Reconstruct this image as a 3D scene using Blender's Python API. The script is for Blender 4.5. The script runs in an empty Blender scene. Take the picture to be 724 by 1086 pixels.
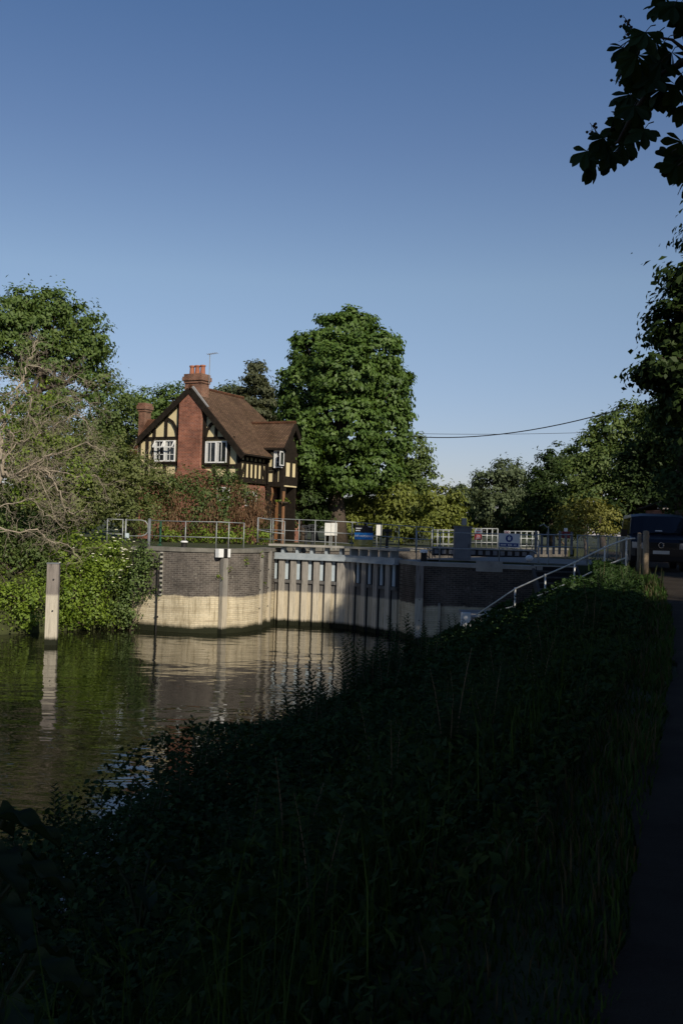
import bpy, math, random
import numpy as np
from mathutils import Vector, Matrix, Euler

rnd = random.Random(7)
rng = np.random.default_rng(11)
scene = bpy.context.scene
col = scene.collection
R = math.radians

# ------------------------------------------------------------------ camera
EYE = 4.4
PITCH, ROLL = 0.92, 1.7
CAM_M = Matrix.Rotation(R(90 + PITCH), 3, 'X') @ Matrix.Rotation(R(ROLL), 3, 'Z')
FPX = 1056.0
cam_d = bpy.data.cameras.new('camera')
cam_d.lens = 35.0
cam_d.sensor_width = 36.0
cam_d.sensor_fit = 'AUTO'
cam_d.clip_start = 0.05
cam_d.clip_end = 8000
cam = bpy.data.objects.new('camera', cam_d)
col.objects.link(cam)
cam.matrix_world = Matrix.Translation((0, 0, EYE)) @ CAM_M.to_4x4()
scene.camera = cam


def ray(px, py):
    return CAM_M @ Vector(((px - 362) / FPX, -(py - 543) / FPX, -1))


def P(px, py, Y):
    """photo point at depth Y -> world"""
    d = ray(px, py)
    k = Y / d.y
    return Vector((d.x * k, Y, EYE + d.z * k))


def W(px, py, z=0.0):
    """photo point on the level z -> world"""
    d = ray(px, py)
    k = (z - EYE) / d.z
    return Vector((d.x * k, d.y * k, z))


# ------------------------------------------------------------------ mesh helpers
class MB:
    def __init__(self):
        self.v, self.f, self.mi = [], [], []

    def add(self, verts, faces, mi=0):
        o = len(self.v)
        self.v += [tuple(p) for p in verts]
        for f in faces:
            self.f.append([i + o for i in f])
            self.mi.append(mi)
        return self

    def box(self, c, s, rz=0.0, rot=None, mi=0):
        m = rot if rot is not None else Matrix.Rotation(rz, 3, 'Z')
        vs = []
        for x in (-.5, .5):
            for y in (-.5, .5):
                for z in (-.5, .5):
                    vs.append(Vector(c) + m @ Vector((x * s[0], y * s[1], z * s[2])))
        self.add(vs, [(0, 1, 3, 2), (4, 6, 7, 5), (0, 4, 5, 1), (2, 3, 7, 6), (0, 2, 6, 4), (1, 5, 7, 3)], mi)
        return self

    def bb(self, x0, x1, y0, y1, z0, z1, mi=0):
        return self.box(((x0 + x1) / 2, (y0 + y1) / 2, (z0 + z1) / 2), (abs(x1 - x0), abs(y1 - y0), abs(z1 - z0)), mi=mi)

    def beam(self, a, b, w, h, up=(0, 0, 1), mi=0):
        """box running from a to b, w across, h along 'up'"""
        a, b = Vector(a), Vector(b)
        d = (b - a)
        L = d.length
        d.normalize()
        s = d.cross(Vector(up))
        if s.length < 1e-4:
            s = d.cross(Vector((1, 0, 0)))
        s.normalize()
        u = s.cross(d)
        m = Matrix((d, s, u)).transposed()
        return self.box((a + b) / 2, (L, w, h), rot=m, mi=mi)

    def tube(self, pts, r, n=6, mi=0, caps=True):
        pts = [Vector(p) for p in pts]
        if not hasattr(r, '__len__'):
            r = [r] * len(pts)
        rings = []
        prev = None
        for i, p in enumerate(pts):
            if i == 0:
                d = pts[1] - pts[0]
            elif i == len(pts) - 1:
                d = pts[-1] - pts[-2]
            else:
                d = pts[i + 1] - pts[i - 1]
            if d.length < 1e-9:
                d = Vector((0, 0, 1))
            d.normalize()
            if prev is None:
                s = d.cross(Vector((0, 0, 1)))
                if s.length < 1e-3:
                    s = d.cross(Vector((1, 0, 0)))
            else:
                s = prev - d * prev.dot(d)
                if s.length < 1e-4:
                    s = d.cross(Vector((.3, .7, .2)))
            s.normalize()
            prev = s
            t = d.cross(s)
            rings.append([p + (s * math.cos(2 * math.pi * k / n) + t * math.sin(2 * math.pi * k / n)) * r[i] for k in range(n)])
        vs = [q for ring in rings for q in ring]
        fs = []
        for i in range(len(pts) - 1):
            for k in range(n):
                fs.append((i * n + k, i * n + (k + 1) % n, (i + 1) * n + (k + 1) % n, (i + 1) * n + k))
        if caps:
            fs.append(tuple(range(n - 1, -1, -1)))
            fs.append(tuple((len(pts) - 1) * n + k for k in range(n)))
        self.add(vs, fs, mi)
        return self

    def prism(self, poly, z0, z1, mi=0):
        n = len(poly)
        vs = [(p[0], p[1], z0) for p in poly] + [(p[0], p[1], z1) for p in poly]
        fs = [tuple(range(n - 1, -1, -1)), tuple(range(n, 2 * n))]
        for i in range(n):
            j = (i + 1) % n
            fs.append((i, j, n + j, n + i))
        return self.add(vs, fs, mi)

    def extr(self, pts, vec, mi=0):
        """extrude a planar polygon of 3d points by vec"""
        n = len(pts)
        v = Vector(vec)
        vs = [Vector(p) for p in pts] + [Vector(p) + v for p in pts]
        fs = [tuple(range(n - 1, -1, -1)), tuple(range(n, 2 * n))]
        for i in range(n):
            j = (i + 1) % n
            fs.append((i, j, n + j, n + i))
        return self.add(vs, fs, mi)

    def lathe(self, c, prof, n=12, mi=0):
        vs, fs = [], []
        for (r, z) in prof:
            for k in range(n):
                a = 2 * math.pi * k / n
                vs.append((c[0] + r * math.cos(a), c[1] + r * math.sin(a), c[2] + z))
        for i in range(len(prof) - 1):
            for k in range(n):
                fs.append((i * n + k, i * n + (k + 1) % n, (i + 1) * n + (k + 1) % n, (i + 1) * n + k))
        fs.append(tuple(range(n - 1, -1, -1)))
        fs.append(tuple((len(prof) - 1) * n + k for k in range(n)))
        return self.add(vs, fs, mi)


def link(name, me, mat, parent=None):
    o = bpy.data.objects.new(name, me)
    col.objects.link(o)
    if mat is not None:
        for m in (mat if isinstance(mat, (list, tuple)) else [mat]):
            me.materials.append(m)
    if parent is not None:
        o.parent = parent
    return o


def root_of(o):
    while o.parent is not None:
        o = o.parent
    return o


def part(name, mb, mat, parent=None, world=True, smooth=False):
    """mesh object from an MB; world=True: the coordinates are world ones and the (unrotated) parent chain offset is taken off"""
    off = Vector((0, 0, 0))
    if world and parent is not None:
        off = root_of(parent).location
    me = bpy.data.meshes.new(name)
    me.from_pydata([(v[0] - off[0], v[1] - off[1], v[2] - off[2]) for v in mb.v], [], mb.f)
    if any(mb.mi):
        me.polygons.foreach_set('material_index', mb.mi)
    if smooth:
        me.polygons.foreach_set('use_smooth', [True] * len(me.polygons))
    me.update()
    return link(name, me, mat, parent)


def thing(name, label, cat, loc=(0, 0, 0), rz=0.0, group=None):
    o = bpy.data.objects.new(name, None)
    o.empty_display_size = .2
    col.objects.link(o)
    o.location = loc
    o.rotation_euler = (0, 0, rz)
    return tag(o, label, cat, group)


def tag(o, label, cat, group=None):
    o['label'] = label
    o['category'] = cat
    if group:
        o['group'] = group
    return o


def struct(o, label=None):
    o['kind'] = 'structure'
    return o


def dup(rootobj, loc, rz=0.0, scale=1.0, label=None):
    r = rootobj.copy()
    col.objects.link(r)
    r.location = loc
    r.rotation_euler = (0, 0, rz)
    r.scale = (scale,) * 3
    if label:
        r['label'] = label
    for ch in list(rootobj.children):
        c = ch.copy()
        col.objects.link(c)
        c.parent = r
        for g in list(ch.children):
            d = g.copy()
            col.objects.link(d)
            d.parent = c
    return r


# ------------------------------------------------------------------ materials
def new_mat(name):
    m = bpy.data.materials.new(name)
    m.use_nodes = True
    nt = m.node_tree
    nt.nodes.clear()
    out = nt.nodes.new('ShaderNodeOutputMaterial')
    return m, nt, out


def N(nt, t, **kw):
    n = nt.nodes.new(t)
    for k, v in kw.items():
        if k in n.inputs.keys():
            n.inputs[k].default_value = v
        else:
            setattr(n, k, v)
    return n


def rgba(c):
    return (c[0], c[1], c[2], 1)


def ramp(nt, fac, stops):
    n = nt.nodes.new('ShaderNodeValToRGB')
    e = n.color_ramp.elements
    while len(e) < len(stops):
        e.new(.5)
    for el, (p, c) in zip(e, stops):
        el.position = p
        el.color = rgba(c) if hasattr(c, '__len__') else (c, c, c, 1)
    nt.links.new(fac, n.inputs[0])
    return n


def mixc(nt, fac, a, b, blend='MIX'):
    n = nt.nodes.new('ShaderNodeMix')
    n.data_type = 'RGBA'
    n.blend_type = blend
    for sock, val in ((n.inputs[0], fac), (n.inputs[6], a), (n.inputs[7], b)):
        if hasattr(val, 'is_linked') or hasattr(val, 'links'):
            nt.links.new(val, sock)
        elif hasattr(val, '__len__'):
            sock.default_value = rgba(val)
        else:
            sock.default_value = val
    return n.outputs[2]


def math_n(nt, op, a, b=0.0, clamp=False):
    n = nt.nodes.new('ShaderNodeMath')
    n.operation = op
    n.use_clamp = clamp
    for sock, val in ((n.inputs[0], a), (n.inputs[1], b)):
        if hasattr(val, 'links'):
            nt.links.new(val, sock)
        else:
            sock.default_value = val
    return n.outputs[0]


def mat_surface(name, c1, c2, scale=3.0, rough=.8, bump=.0, metallic=0.0, detail=5, spec=.3, bscale=None):
    m, nt, out = new_mat(name)
    b = N(nt, 'ShaderNodeBsdfPrincipled', Roughness=rough, Metallic=metallic)
    b.inputs['Specular IOR Level'].default_value = spec
    tc = nt.nodes.new('ShaderNodeTexCoord')
    no = N(nt, 'ShaderNodeTexNoise', Scale=scale, Detail=detail, Roughness=.65)
    nt.links.new(tc.outputs['Object'], no.inputs['Vector'])
    rp = ramp(nt, no.outputs[0], [(.3, c1), (.7, c2)])
    nt.links.new(rp.outputs[0], b.inputs['Base Color'])
    if bump:
        bn = N(nt, 'ShaderNodeTexNoise', Scale=bscale or scale * 6, Detail=4)
        nt.links.new(tc.outputs['Object'], bn.inputs['Vector'])
        bp = N(nt, 'ShaderNodeBump', Strength=bump, Distance=.02)
        nt.links.new(bn.outputs[0], bp.inputs['Height'])
        nt.links.new(bp.outputs[0], b.inputs['Normal'])
    nt.links.new(b.outputs[0], out.inputs[0])
    return m


def mat_leaf(name, a, b, trans=.3, gloss=.05, dead=None):
    m, nt, out = new_mat(name)
    at = N(nt, 'ShaderNodeAttribute', attribute_name='tint')
    stops = [(0.0, a), (1.0, b)]
    if dead:
        stops = [(0.0, a), (.72, b), (.8, dead), (1.0, dead)]
    rp = ramp(nt, at.outputs['Fac'], stops)
    df = nt.nodes.new('ShaderNodeBsdfDiffuse')
    tl = nt.nodes.new('ShaderNodeBsdfTranslucent')
    nt.links.new(rp.outputs[0], df.inputs[0])
    tcol = mixc(nt, 1.0, rp.outputs[0], (1.25, 1.15, .5), 'MULTIPLY')
    nt.links.new(tcol, tl.inputs[0])
    ms = N(nt, 'ShaderNodeMixShader', Fac=trans)
    nt.links.new(df.outputs[0], ms.inputs[1])
    nt.links.new(tl.outputs[0], ms.inputs[2])
    gl = N(nt, 'ShaderNodeBsdfGlossy', Roughness=.6)
    gl.inputs[0].default_value = (.5, .52, .48, 1)
    m2 = N(nt, 'ShaderNodeMixShader', Fac=gloss)
    nt.links.new(ms.outputs[0], m2.inputs[1])
    nt.links.new(gl.outputs[0], m2.inputs[2])
    nt.links.new(m2.outputs[0], out.inputs[0])
    return m


def mat_brick(name, c1, c2, mortar, bw=.225, bh=.075, wet=False, dirvec=(1, 1)):
    """brick courses; wet=True adds the lock-side bands by height above the water"""
    m, nt, out = new_mat(name)
    b = N(nt, 'ShaderNodeBsdfPrincipled', Roughness=.85)
    b.inputs['Specular IOR Level'].default_value = .2
    tc = nt.nodes.new('ShaderNodeTexCoord')
    geo = nt.nodes.new('ShaderNodeNewGeometry')
    src = geo.outputs['Position'] if wet else tc.outputs['Object']
    sp = nt.nodes.new('ShaderNodeSeparateXYZ')
    nt.links.new(src, sp.inputs[0])
    u = math_n(nt, 'ADD', math_n(nt, 'MULTIPLY', sp.outputs[0], dirvec[0]), math_n(nt, 'MULTIPLY', sp.outputs[1], dirvec[1]))
    cb = nt.nodes.new('ShaderNodeCombineXYZ')
    nt.links.new(u, cb.inputs[0])
    nt.links.new(sp.outputs[2], cb.inputs[1])
    br = N(nt, 'ShaderNodeTexBrick', Scale=1.0)
    br.inputs['Color1'].default_value = rgba(c1)
    br.inputs['Color2'].default_value = rgba(c2)
    br.inputs['Mortar'].default_value = rgba(mortar)
    br.inputs['Brick Width'].default_value = bw
    br.inputs['Row Height'].default_value = bh
    br.inputs['Mortar Size'].default_value = .009
    br.inputs['Mortar Smooth'].default_value = .3
    nt.links.new(cb.outputs[0], br.inputs['Vector'])
    no = N(nt, 'ShaderNodeTexNoise', Scale=1.3, Detail=6, Roughness=.7)
    nt.links.new(src, no.inputs['Vector'])
    rp = ramp(nt, no.outputs[0], [(.28, .4), (.5, .95), (.72, 1.4)])
    c = mixc(nt, 1.0, br.outputs[0], rp.outputs[0], 'MULTIPLY')
    if wet:
        # efflorescence streaks
        mp = N(nt, 'ShaderNodeMapping')
        mp.inputs['Scale'].default_value = (2.6, 2.6, 1.0)
        nt.links.new(src, mp.inputs['Vector'])
        n2 = N(nt, 'ShaderNodeTexNoise', Scale=1.6, Detail=7, Roughness=.75)
        nt.links.new(mp.outputs[0], n2.inputs['Vector'])
        st = ramp(nt, n2.outputs[0], [(.60, 0.0), (.70, .75)])
        c = mixc(nt, st.outputs[0], c, (.34, .32, .27))
        # pale limewashed band
        n3 = N(nt, 'ShaderNodeTexNoise', Scale=1.1, Detail=6, Roughness=.7)
        nt.links.new(src, n3.inputs['Vector'])
        hz = math_n(nt, 'ADD', sp.outputs[2], math_n(nt, 'MULTIPLY', math_n(nt, 'SUBTRACT', n3.outputs[0], .5), .34))
        mp2 = N(nt, 'ShaderNodeMapping')
        mp2.inputs['Scale'].default_value = (.35, .35, 6.0)
        nt.links.new(src, mp2.inputs['Vector'])
        n4 = N(nt, 'ShaderNodeTexNoise', Scale=1.4, Detail=6, Roughness=.7)
        nt.links.new(mp2.outputs[0], n4.inputs['Vector'])
        pale = ramp(nt, n4.outputs[0], [(.25, (.36, .30, .21)), (.5, (.56, .49, .35)), (.75, (.66, .60, .46))])
        mp3 = N(nt, 'ShaderNodeMapping')
        mp3.inputs['Scale'].default_value = (3.2, 3.2, .45)
        nt.links.new(src, mp3.inputs['Vector'])
        n5 = N(nt, 'ShaderNodeTexNoise', Scale=1.5, Detail=7, Roughness=.72)
        nt.links.new(mp3.outputs[0], n5.inputs['Vector'])
        drip = ramp(nt, n5.outputs[0], [(.34, (.42, .38, .30)), (.48, (.92, .9, .86)), (.62, (1.05, 1.03, 1.0))])
        pl = mixc(nt, .35, pale.outputs[0], rp.outputs[0], 'MULTIPLY')
        pl = mixc(nt, .8, pl, drip.outputs[0], 'MULTIPLY')
        blk = mixc(nt, .55, pl, mixc(nt, br.outputs['Fac'], pl, (.30, .27, .21)))
        pl = blk
        band = ramp(nt, math_n(nt, 'MULTIPLY', hz, .2), [(.286, 1.0), (.300, .0)])
        c = mixc(nt, band.outputs[0], c, pl)
        alg = ramp(nt, math_n(nt, 'MULTIPLY', hz, .2), [(.040, 1.0), (.075, .0)])
        c = mixc(nt, alg.outputs[0], c, (.016, .018, .008))
    nt.links.new(c, b.inputs['Base Color'])
    bp = N(nt, 'ShaderNodeBump', Strength=.5, Distance=.012)
    nt.links.new(br.outputs['Fac'], bp.inputs['Height'])
    bp.invert = True
    nt.links.new(bp.outputs[0], b.inputs['Normal'])
    nt.links.new(b.outputs[0], out.inputs[0])
    return m


def mat_wetwood(name, top, pale, split=1.5):
    """timber that is bleached pale below the upper water level and algae-black at the waterline"""
    m, nt, out = new_mat(name)
    b = N(nt, 'ShaderNodeBsdfPrincipled', Roughness=.85)
    b.inputs['Specular IOR Level'].default_value = .2
    geo = nt.nodes.new('ShaderNodeNewGeometry')
    sp = nt.nodes.new('ShaderNodeSeparateXYZ')
    nt.links.new(geo.outputs['Position'], sp.inputs[0])
    mp = N(nt, 'ShaderNodeMapping')
    mp.inputs['Scale'].default_value = (9, 9, .8)
    nt.links.new(geo.outputs['Position'], mp.inputs['Vector'])
    no = N(nt, 'ShaderNodeTexNoise', Scale=1.5, Detail=6, Roughness=.7)
    nt.links.new(mp.outputs[0], no.inputs['Vector'])
    gr = ramp(nt, no.outputs[0], [(.30, .30), (.45, .85), (.7, 1.2)])
    ca = mixc(nt, 1.0, top, gr.outputs[0], 'MULTIPLY')
    cp = mixc(nt, .7, pale, gr.outputs[0], 'MULTIPLY')
    hz = math_n(nt, 'ADD', sp.outputs[2], math_n(nt, 'MULTIPLY', math_n(nt, 'SUBTRACT', no.outputs[0], .5), .15))
    band = ramp(nt, math_n(nt, 'MULTIPLY', hz, .2), [((split - .04) / 5, 1.0), ((split + .04) / 5, .0)])
    c = mixc(nt, band.outputs[0], ca, cp)
    alg = ramp(nt, math_n(nt, 'MULTIPLY', hz, .2), [(.036, 1.0), (.062, .0)])
    c = mixc(nt, alg.outputs[0], c, (.014, .016, .008))
    nt.links.new(c, b.inputs['Base Color'])
    bp = N(nt, 'ShaderNodeBump', Strength=.4, Distance=.01)
    nt.links.new(no.outputs[0], bp.inputs['Height'])
    nt.links.new(bp.outputs[0], b.inputs['Normal'])
    nt.links.new(b.outputs[0], out.inputs[0])
    return m


def mat_tiles(name, c1, c2):
    m, nt, out = new_mat(name)
    b = N(nt, 'ShaderNodeBsdfPrincipled', Roughness=.9)
    b.inputs['Specular IOR Level'].default_value = .15
    tc = nt.nodes.new('ShaderNodeTexCoord')
    sp = nt.nodes.new('ShaderNodeSeparateXYZ')
    nt.links.new(tc.outputs['Object'], sp.inputs[0])
    cb = nt.nodes.new('ShaderNodeCombineXYZ')
    nt.links.new(math_n(nt, 'ADD', sp.outputs[0], sp.outputs[1]), cb.inputs[0])
    nt.links.new(sp.outputs[2], cb.inputs[1])
    br = N(nt, 'ShaderNodeTexBrick', Scale=1.0)
    br.inputs['Color1'].default_value = rgba(c1)
    br.inputs['Color2'].default_value = rgba(c2)
    br.inputs['Mortar'].default_value = (.02, .014, .01, 1)
    br.inputs['Brick Width'].default_value = .2
    br.inputs['Row Height'].default_value = .085
    br.inputs['Mortar Size'].default_value = .012
    nt.links.new(cb.outputs[0], br.inputs['Vector'])
    no = N(nt, 'ShaderNodeTexNoise', Scale=1.1, Detail=7, Roughness=.7)
    nt.links.new(tc.outputs['Object'], no.inputs['Vector'])
    rp = ramp(nt, no.outputs[0], [(.3, (.55, .55, .5)), (.55, (1, 1, 1)), (.72, (1.15, 1.2, 1.0))])
    c = mixc(nt, 1.0, br.outputs[0], rp.outputs[0], 'MULTIPLY')
    n2 = N(nt, 'ShaderNodeTexNoise', Scale=6, Detail=5)
    nt.links.new(tc.outputs['Object'], n2.inputs['Vector'])
    ms = ramp(nt, n2.outputs[0], [(.62, 0.0), (.75, .5)])
    c = mixc(nt, ms.outputs[0], c, (.07, .075, .03))
    nt.links.new(c, b.inputs['Base Color'])
    bp = N(nt, 'ShaderNodeBump', Strength=.6, Distance=.02)
    bp.invert = True
    nt.links.new(br.outputs['Fac'], bp.inputs['Height'])
    nt.links.new(bp.outputs[0], b.inputs['Normal'])
    nt.links.new(b.outputs[0], out.inputs[0])
    return m


M = {}
M['galv'] = mat_surface('galvanised_rail', (.20, .215, .215), (.36, .38, .38), 8, .55, metallic=.35, spec=.4)
M['whitepaint'] = mat_surface('white_paint', (.66, .67, .66), (.8, .8, .78), 3, .5)
M['railpaint'] = mat_surface('worn_rail_paint', (.54, .54, .51), (.70, .70, .66), 6, .6)
M['blackpaint'] = mat_surface('black_paint', (.008, .008, .008), (.02, .019, .017), 3, .7)
M['timber'] = mat_surface('black_stained_timber', (.010, .008, .006), (.026, .020, .015), 5, .85, spec=.12)
M['render'] = mat_surface('cream_render', (.58, .49, .28), (.70, .60, .37), 1.5, .9, bump=.1)
M['brick_house'] = mat_brick('house_brick', (.30, .105, .060), (.19, .066, .042), (.33, .25, .20))
M['brick_chim'] = mat_brick('chimney_brick', (.22, .10, .065), (.15, .07, .046), (.25, .2, .15))
M['terracotta'] = mat_surface('terracotta', (.27, .10, .06), (.34, .14, .08), 6, .8)
M['tiles'] = mat_tiles('clay_roof_tiles', (.170, .105, .068), (.115, .072, .048))
M['tiles_red'] = mat_tiles('red_clay_tiles', (.17, .075, .04), (.12, .055, .033))
M['lead'] = mat_surface('lead_flashing', (.2, .2, .2), (.3, .3, .3), 5, .6)
M['glass'] = mat_surface('dark_window_glass', (.010, .012, .014), (.02, .024, .028), 2, .06, spec=.8)
M['curtain'] = mat_surface('white_net_curtain', (.42, .43, .42), (.62, .62, .6), 12, .9)
M['oak'] = mat_surface('warm_oak', (.15, .07, .03), (.22, .11, .05), 6, .6)
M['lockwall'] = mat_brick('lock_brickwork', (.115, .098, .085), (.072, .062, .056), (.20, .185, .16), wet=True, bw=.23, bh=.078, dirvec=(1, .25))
M['lockwall_shade'] = mat_brick('shaded_lock_brickwork', (.085, .066, .055), (.05, .042, .037), (.14, .125, .105), wet=True, bw=.23, bh=.078, dirvec=(1, .25))  # same lock brick in darker colours: shade put into the colour
M['coping'] = mat_surface('stone_coping', (.26, .25, .22), (.42, .40, .35), 2.2, .85, bump=.2)
M['oldcoping'] = mat_surface('weathered_coping', (.10, .095, .08), (.20, .19, .165), 2.2, .9, bump=.3)
M['concrete'] = mat_surface('weathered_concrete', (.22, .21, .19), (.36, .34, .30), 2.0, .9, bump=.2)
M['gatewood'] = mat_wetwood('gate_timber', (.13, .125, .12), (.50, .44, .33))
M['ribwood'] = mat_wetwood('gate_rib_timber', (.30, .28, .25), (.56, .50, .39))
M['pilewood'] = mat_wetwood('pile_timber', (.22, .195, .175), (.46, .42, .34), 1.75)
M['fender'] = mat_wetwood('fender_timber', (.24, .225, .20), (.44, .39, .30))
M['gatesteel'] = mat_surface('blue_grey_steel', (.24, .28, .31), (.36, .40, .42), 2.5, .55)
M['gateplate'] = mat_surface('pale_blue_plate', (.36, .43, .48), (.46, .53, .57), 2.5, .5)
M['darkgap'] = mat_surface('dark_recess', (.010, .011, .013), (.022, .024, .027), 3, .8)  # near-black for recesses and gaps, their shade put into the colour
M['darkmetal'] = mat_surface('dark_metal', (.02, .022, .025), (.05, .052, .055), 4, .5, metallic=.3)
M['greysteel'] = mat_surface('grey_cabinet', (.11, .12, .135), (.16, .17, .185), 3, .6)
M['postwood'] = mat_surface('fence_timber', (.20, .15, .10), (.33, .26, .18), 6, .85, bump=.2)
M['stepwood'] = mat_surface('step_timber', (.055, .05, .045), (.10, .09, .08), 5, .85)
M['bark'] = mat_surface('bark', (.05, .038, .028), (.11, .085, .065), 7, .95, bump=.6)
M['barkpale'] = mat_surface('bleached_bark', (.22, .185, .14), (.35, .30, .23), 5, .9, bump=.3)
M['twig'] = mat_surface('twig', (.12, .09, .06), (.2, .15, .1), 8, .9)
M['asphalt'] = mat_surface('path_asphalt', (.024, .020, .016), (.048, .040, .032), 1.7, .95, bump=.6, bscale=70, spec=.05)
M['paving'] = mat_surface('lockside_paving', (.16, .15, .135), (.25, .235, .21), 1.2, .9, bump=.1)
M['signblue'] = mat_surface('sign_blue', (.010, .16, .48), (.014, .19, .54), 3, .4)
M['signnavy'] = mat_surface('sign_navy', (.012, .045, .20), (.016, .055, .24), 3, .4)
M['signolive'] = mat_surface('sign_olive', (.15, .14, .035), (.2, .185, .05), 3, .5)
M['signolivepale'] = mat_surface('sign_pale_olive_lettering', (.34, .34, .17), (.40, .40, .22), 3, .5)
M['signblack'] = mat_surface('sign_black', (.006, .007, .01), (.012, .012, .016), 3, .4)
M['signred'] = mat_surface('sign_red', (.5, .04, .05), (.6, .07, .07), 3, .4)
M['darkred'] = mat_surface('dark_red_paint', (.13, .018, .02), (.18, .03, .03), 3, .6)
M['hutroof_shade'] = mat_surface('shade_dark_roof', (.02, .018, .018), (.04, .036, .034), 4, .9)  # hut roof stands in the dark: its shade is put into this colour
M['shadewhite'] = mat_surface('shade_dimmed_white', (.16, .15, .15), (.24, .22, .22), 4, .8)  # white of the hut front dimmed, shade included in the colour
M['stalk'] = mat_surface('dark_stalk', (.02, .028, .012), (.035, .045, .02), 6, .8)
M['vanpaint'] = mat_surface('dark_blue_van_paint', (.003, .0035, .007), (.004, .0045, .009), 3, .3, spec=.35)
M['vanglass'] = mat_surface('van_glass', (.004, .005, .007), (.006, .007, .010), 2, .06, spec=.4)
M['vanblack'] = mat_surface('van_black_plastic', (.006, .006, .007), (.012, .012, .013), 3, .6)
M['chrome'] = mat_surface('chrome', (.45, .45, .46), (.55, .55, .56), 3, .2, metallic=.9)
M['lamp'] = mat_surface('headlamp_glass', (.12, .13, .15), (.2, .21, .24), 3, .12, spec=.8)
M['plate'] = mat_surface('number_plate_white', (.5, .5, .48), (.58, .58, .56), 3, .5)
M['ground'] = mat_surface('grassy_earth', (.022, .026, .010), (.05, .058, .018), 1.6, .95, bump=.4)
M['greenfence'] = mat_surface('green_mesh_post', (.012, .06, .03), (.02, .08, .045), 4, .5)
M['flower'] = mat_surface('cream_flowers', (.62, .60, .42), (.78, .76, .6), 9, .8)

LEAF = {
    'chestnut': mat_leaf('chestnut_leaf', (.040, .088, .012), (.120, .195, .036), 0.36, .05),
    'ash': mat_leaf('ash_leaf', (.054, .106, .020), (.145, .205, .048), 0.36, .04),
    'mid': mat_leaf('mid_green_leaf', (.052, .094, .022), (.130, .175, .044), 0.36, .04),
    'grey': mat_leaf('grey_green_leaf', (.060, .085, .040), (.125, .160, .075), 0.36, .04),
    'willow': mat_leaf('light_willow_leaf', (.110, .140, .022), (.215, .240, .050), 0.36, .04),
    'bright': mat_leaf('bright_bank_leaf', (.085, .150, .012), (.215, .295, .030), 0.36, .05),
    'scrub': mat_leaf('scrub_leaf', (.085, .115, .034), (.190, .215, .072), 0.36, .03),
    'bramble': mat_leaf('bramble_leaf', (0.05, 0.09, 0.02), (0.1125, 0.1562, 0.0438), 0.36, .04, dead=(.17, .10, .055)),
    'deadbramble': mat_leaf('withered_bramble_leaf', (.10, .055, .03), (.20, .125, .07), .15, .02),
    'conifer': mat_leaf('conifer_needles', (.05, .062, .032), (.115, .125, .062), 0.36, .03),
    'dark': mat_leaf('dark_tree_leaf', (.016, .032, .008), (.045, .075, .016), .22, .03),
    'yellow': mat_leaf('yellow_bush_leaf', (.12, .13, .03), (.25, .245, .06), .35, .03),
    'ivy': mat_leaf('ivy_leaf', (.050, .090, .018), (.120, .175, .036), .2, .07),
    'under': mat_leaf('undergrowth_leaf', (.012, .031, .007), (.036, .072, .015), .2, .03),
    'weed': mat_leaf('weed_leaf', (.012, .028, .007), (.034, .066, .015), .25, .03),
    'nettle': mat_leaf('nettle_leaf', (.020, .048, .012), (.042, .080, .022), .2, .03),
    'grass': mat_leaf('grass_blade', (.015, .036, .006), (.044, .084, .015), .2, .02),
    'drygrass': mat_leaf('dry_grass_blade', (.04, .034, .018), (.085, .068, .036), .2, .02),
    'burdock': mat_leaf('broad_leaf', (.012, .026, .010), (.024, .044, .016), .15, .04),
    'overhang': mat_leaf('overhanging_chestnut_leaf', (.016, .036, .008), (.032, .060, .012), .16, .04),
}

# ------------------------------------------------------------------ foliage helpers
def rand_dirs(n):
    v = rng.normal(size=(n, 3))
    return v / np.linalg.norm(v, axis=1, keepdims=True)


def leaf_mesh(name, pos, nrm, L, Wd, tint, mat, parent, off, droop=None):
    """one quad (bent rhombus) per leaf. pos,nrm (n,3)"""
    n = len(pos)
    nrm = nrm / (np.linalg.norm(nrm, axis=1, keepdims=True) + 1e-9)
    t = rand_dirs(n)
    if droop is not None:
        t = t * (1 - droop) + np.array([0, 0, -1.0]) * droop
    t = t - nrm * np.sum(t * nrm, axis=1, keepdims=True)
    t = t / (np.linalg.norm(t, axis=1, keepdims=True) + 1e-9)
    s = np.cross(nrm, t)
    L = np.asarray(L).reshape(-1, 1)
    Wd = np.asarray(Wd).reshape(-1, 1)
    sag = nrm * L * .12
    v = np.empty((n, 4, 3))
    v[:, 0] = pos - t * L * .5 - sag
    v[:, 1] = pos + s * Wd * .5 + t * L * .05
    v[:, 2] = pos + t * L * .5 - sag
    v[:, 3] = pos - s * Wd * .5 + t * L * .05
    v = v.reshape(-1, 3) - np.array(off)
    me = bpy.data.meshes.new(name)
    me.vertices.add(n * 4)
    me.vertices.foreach_set('co', v.astype(np.float32).ravel())
    me.loops.add(n * 4)
    me.loops.foreach_set('vertex_index', np.arange(n * 4, dtype=np.int32))
    me.polygons.add(n)
    me.polygons.foreach_set('loop_start', (np.arange(n) * 4).astype(np.int32))
    me.polygons.foreach_set('loop_total', np.full(n, 4, dtype=np.int32))
    a = me.attributes.new('tint', 'FLOAT', 'POINT')
    a.data.foreach_set('value', np.repeat(np.clip(tint, 0, 1), 4).astype(np.float32))
    me.update(calc_edges=True)
    return link(name, me, mat, parent)


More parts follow.
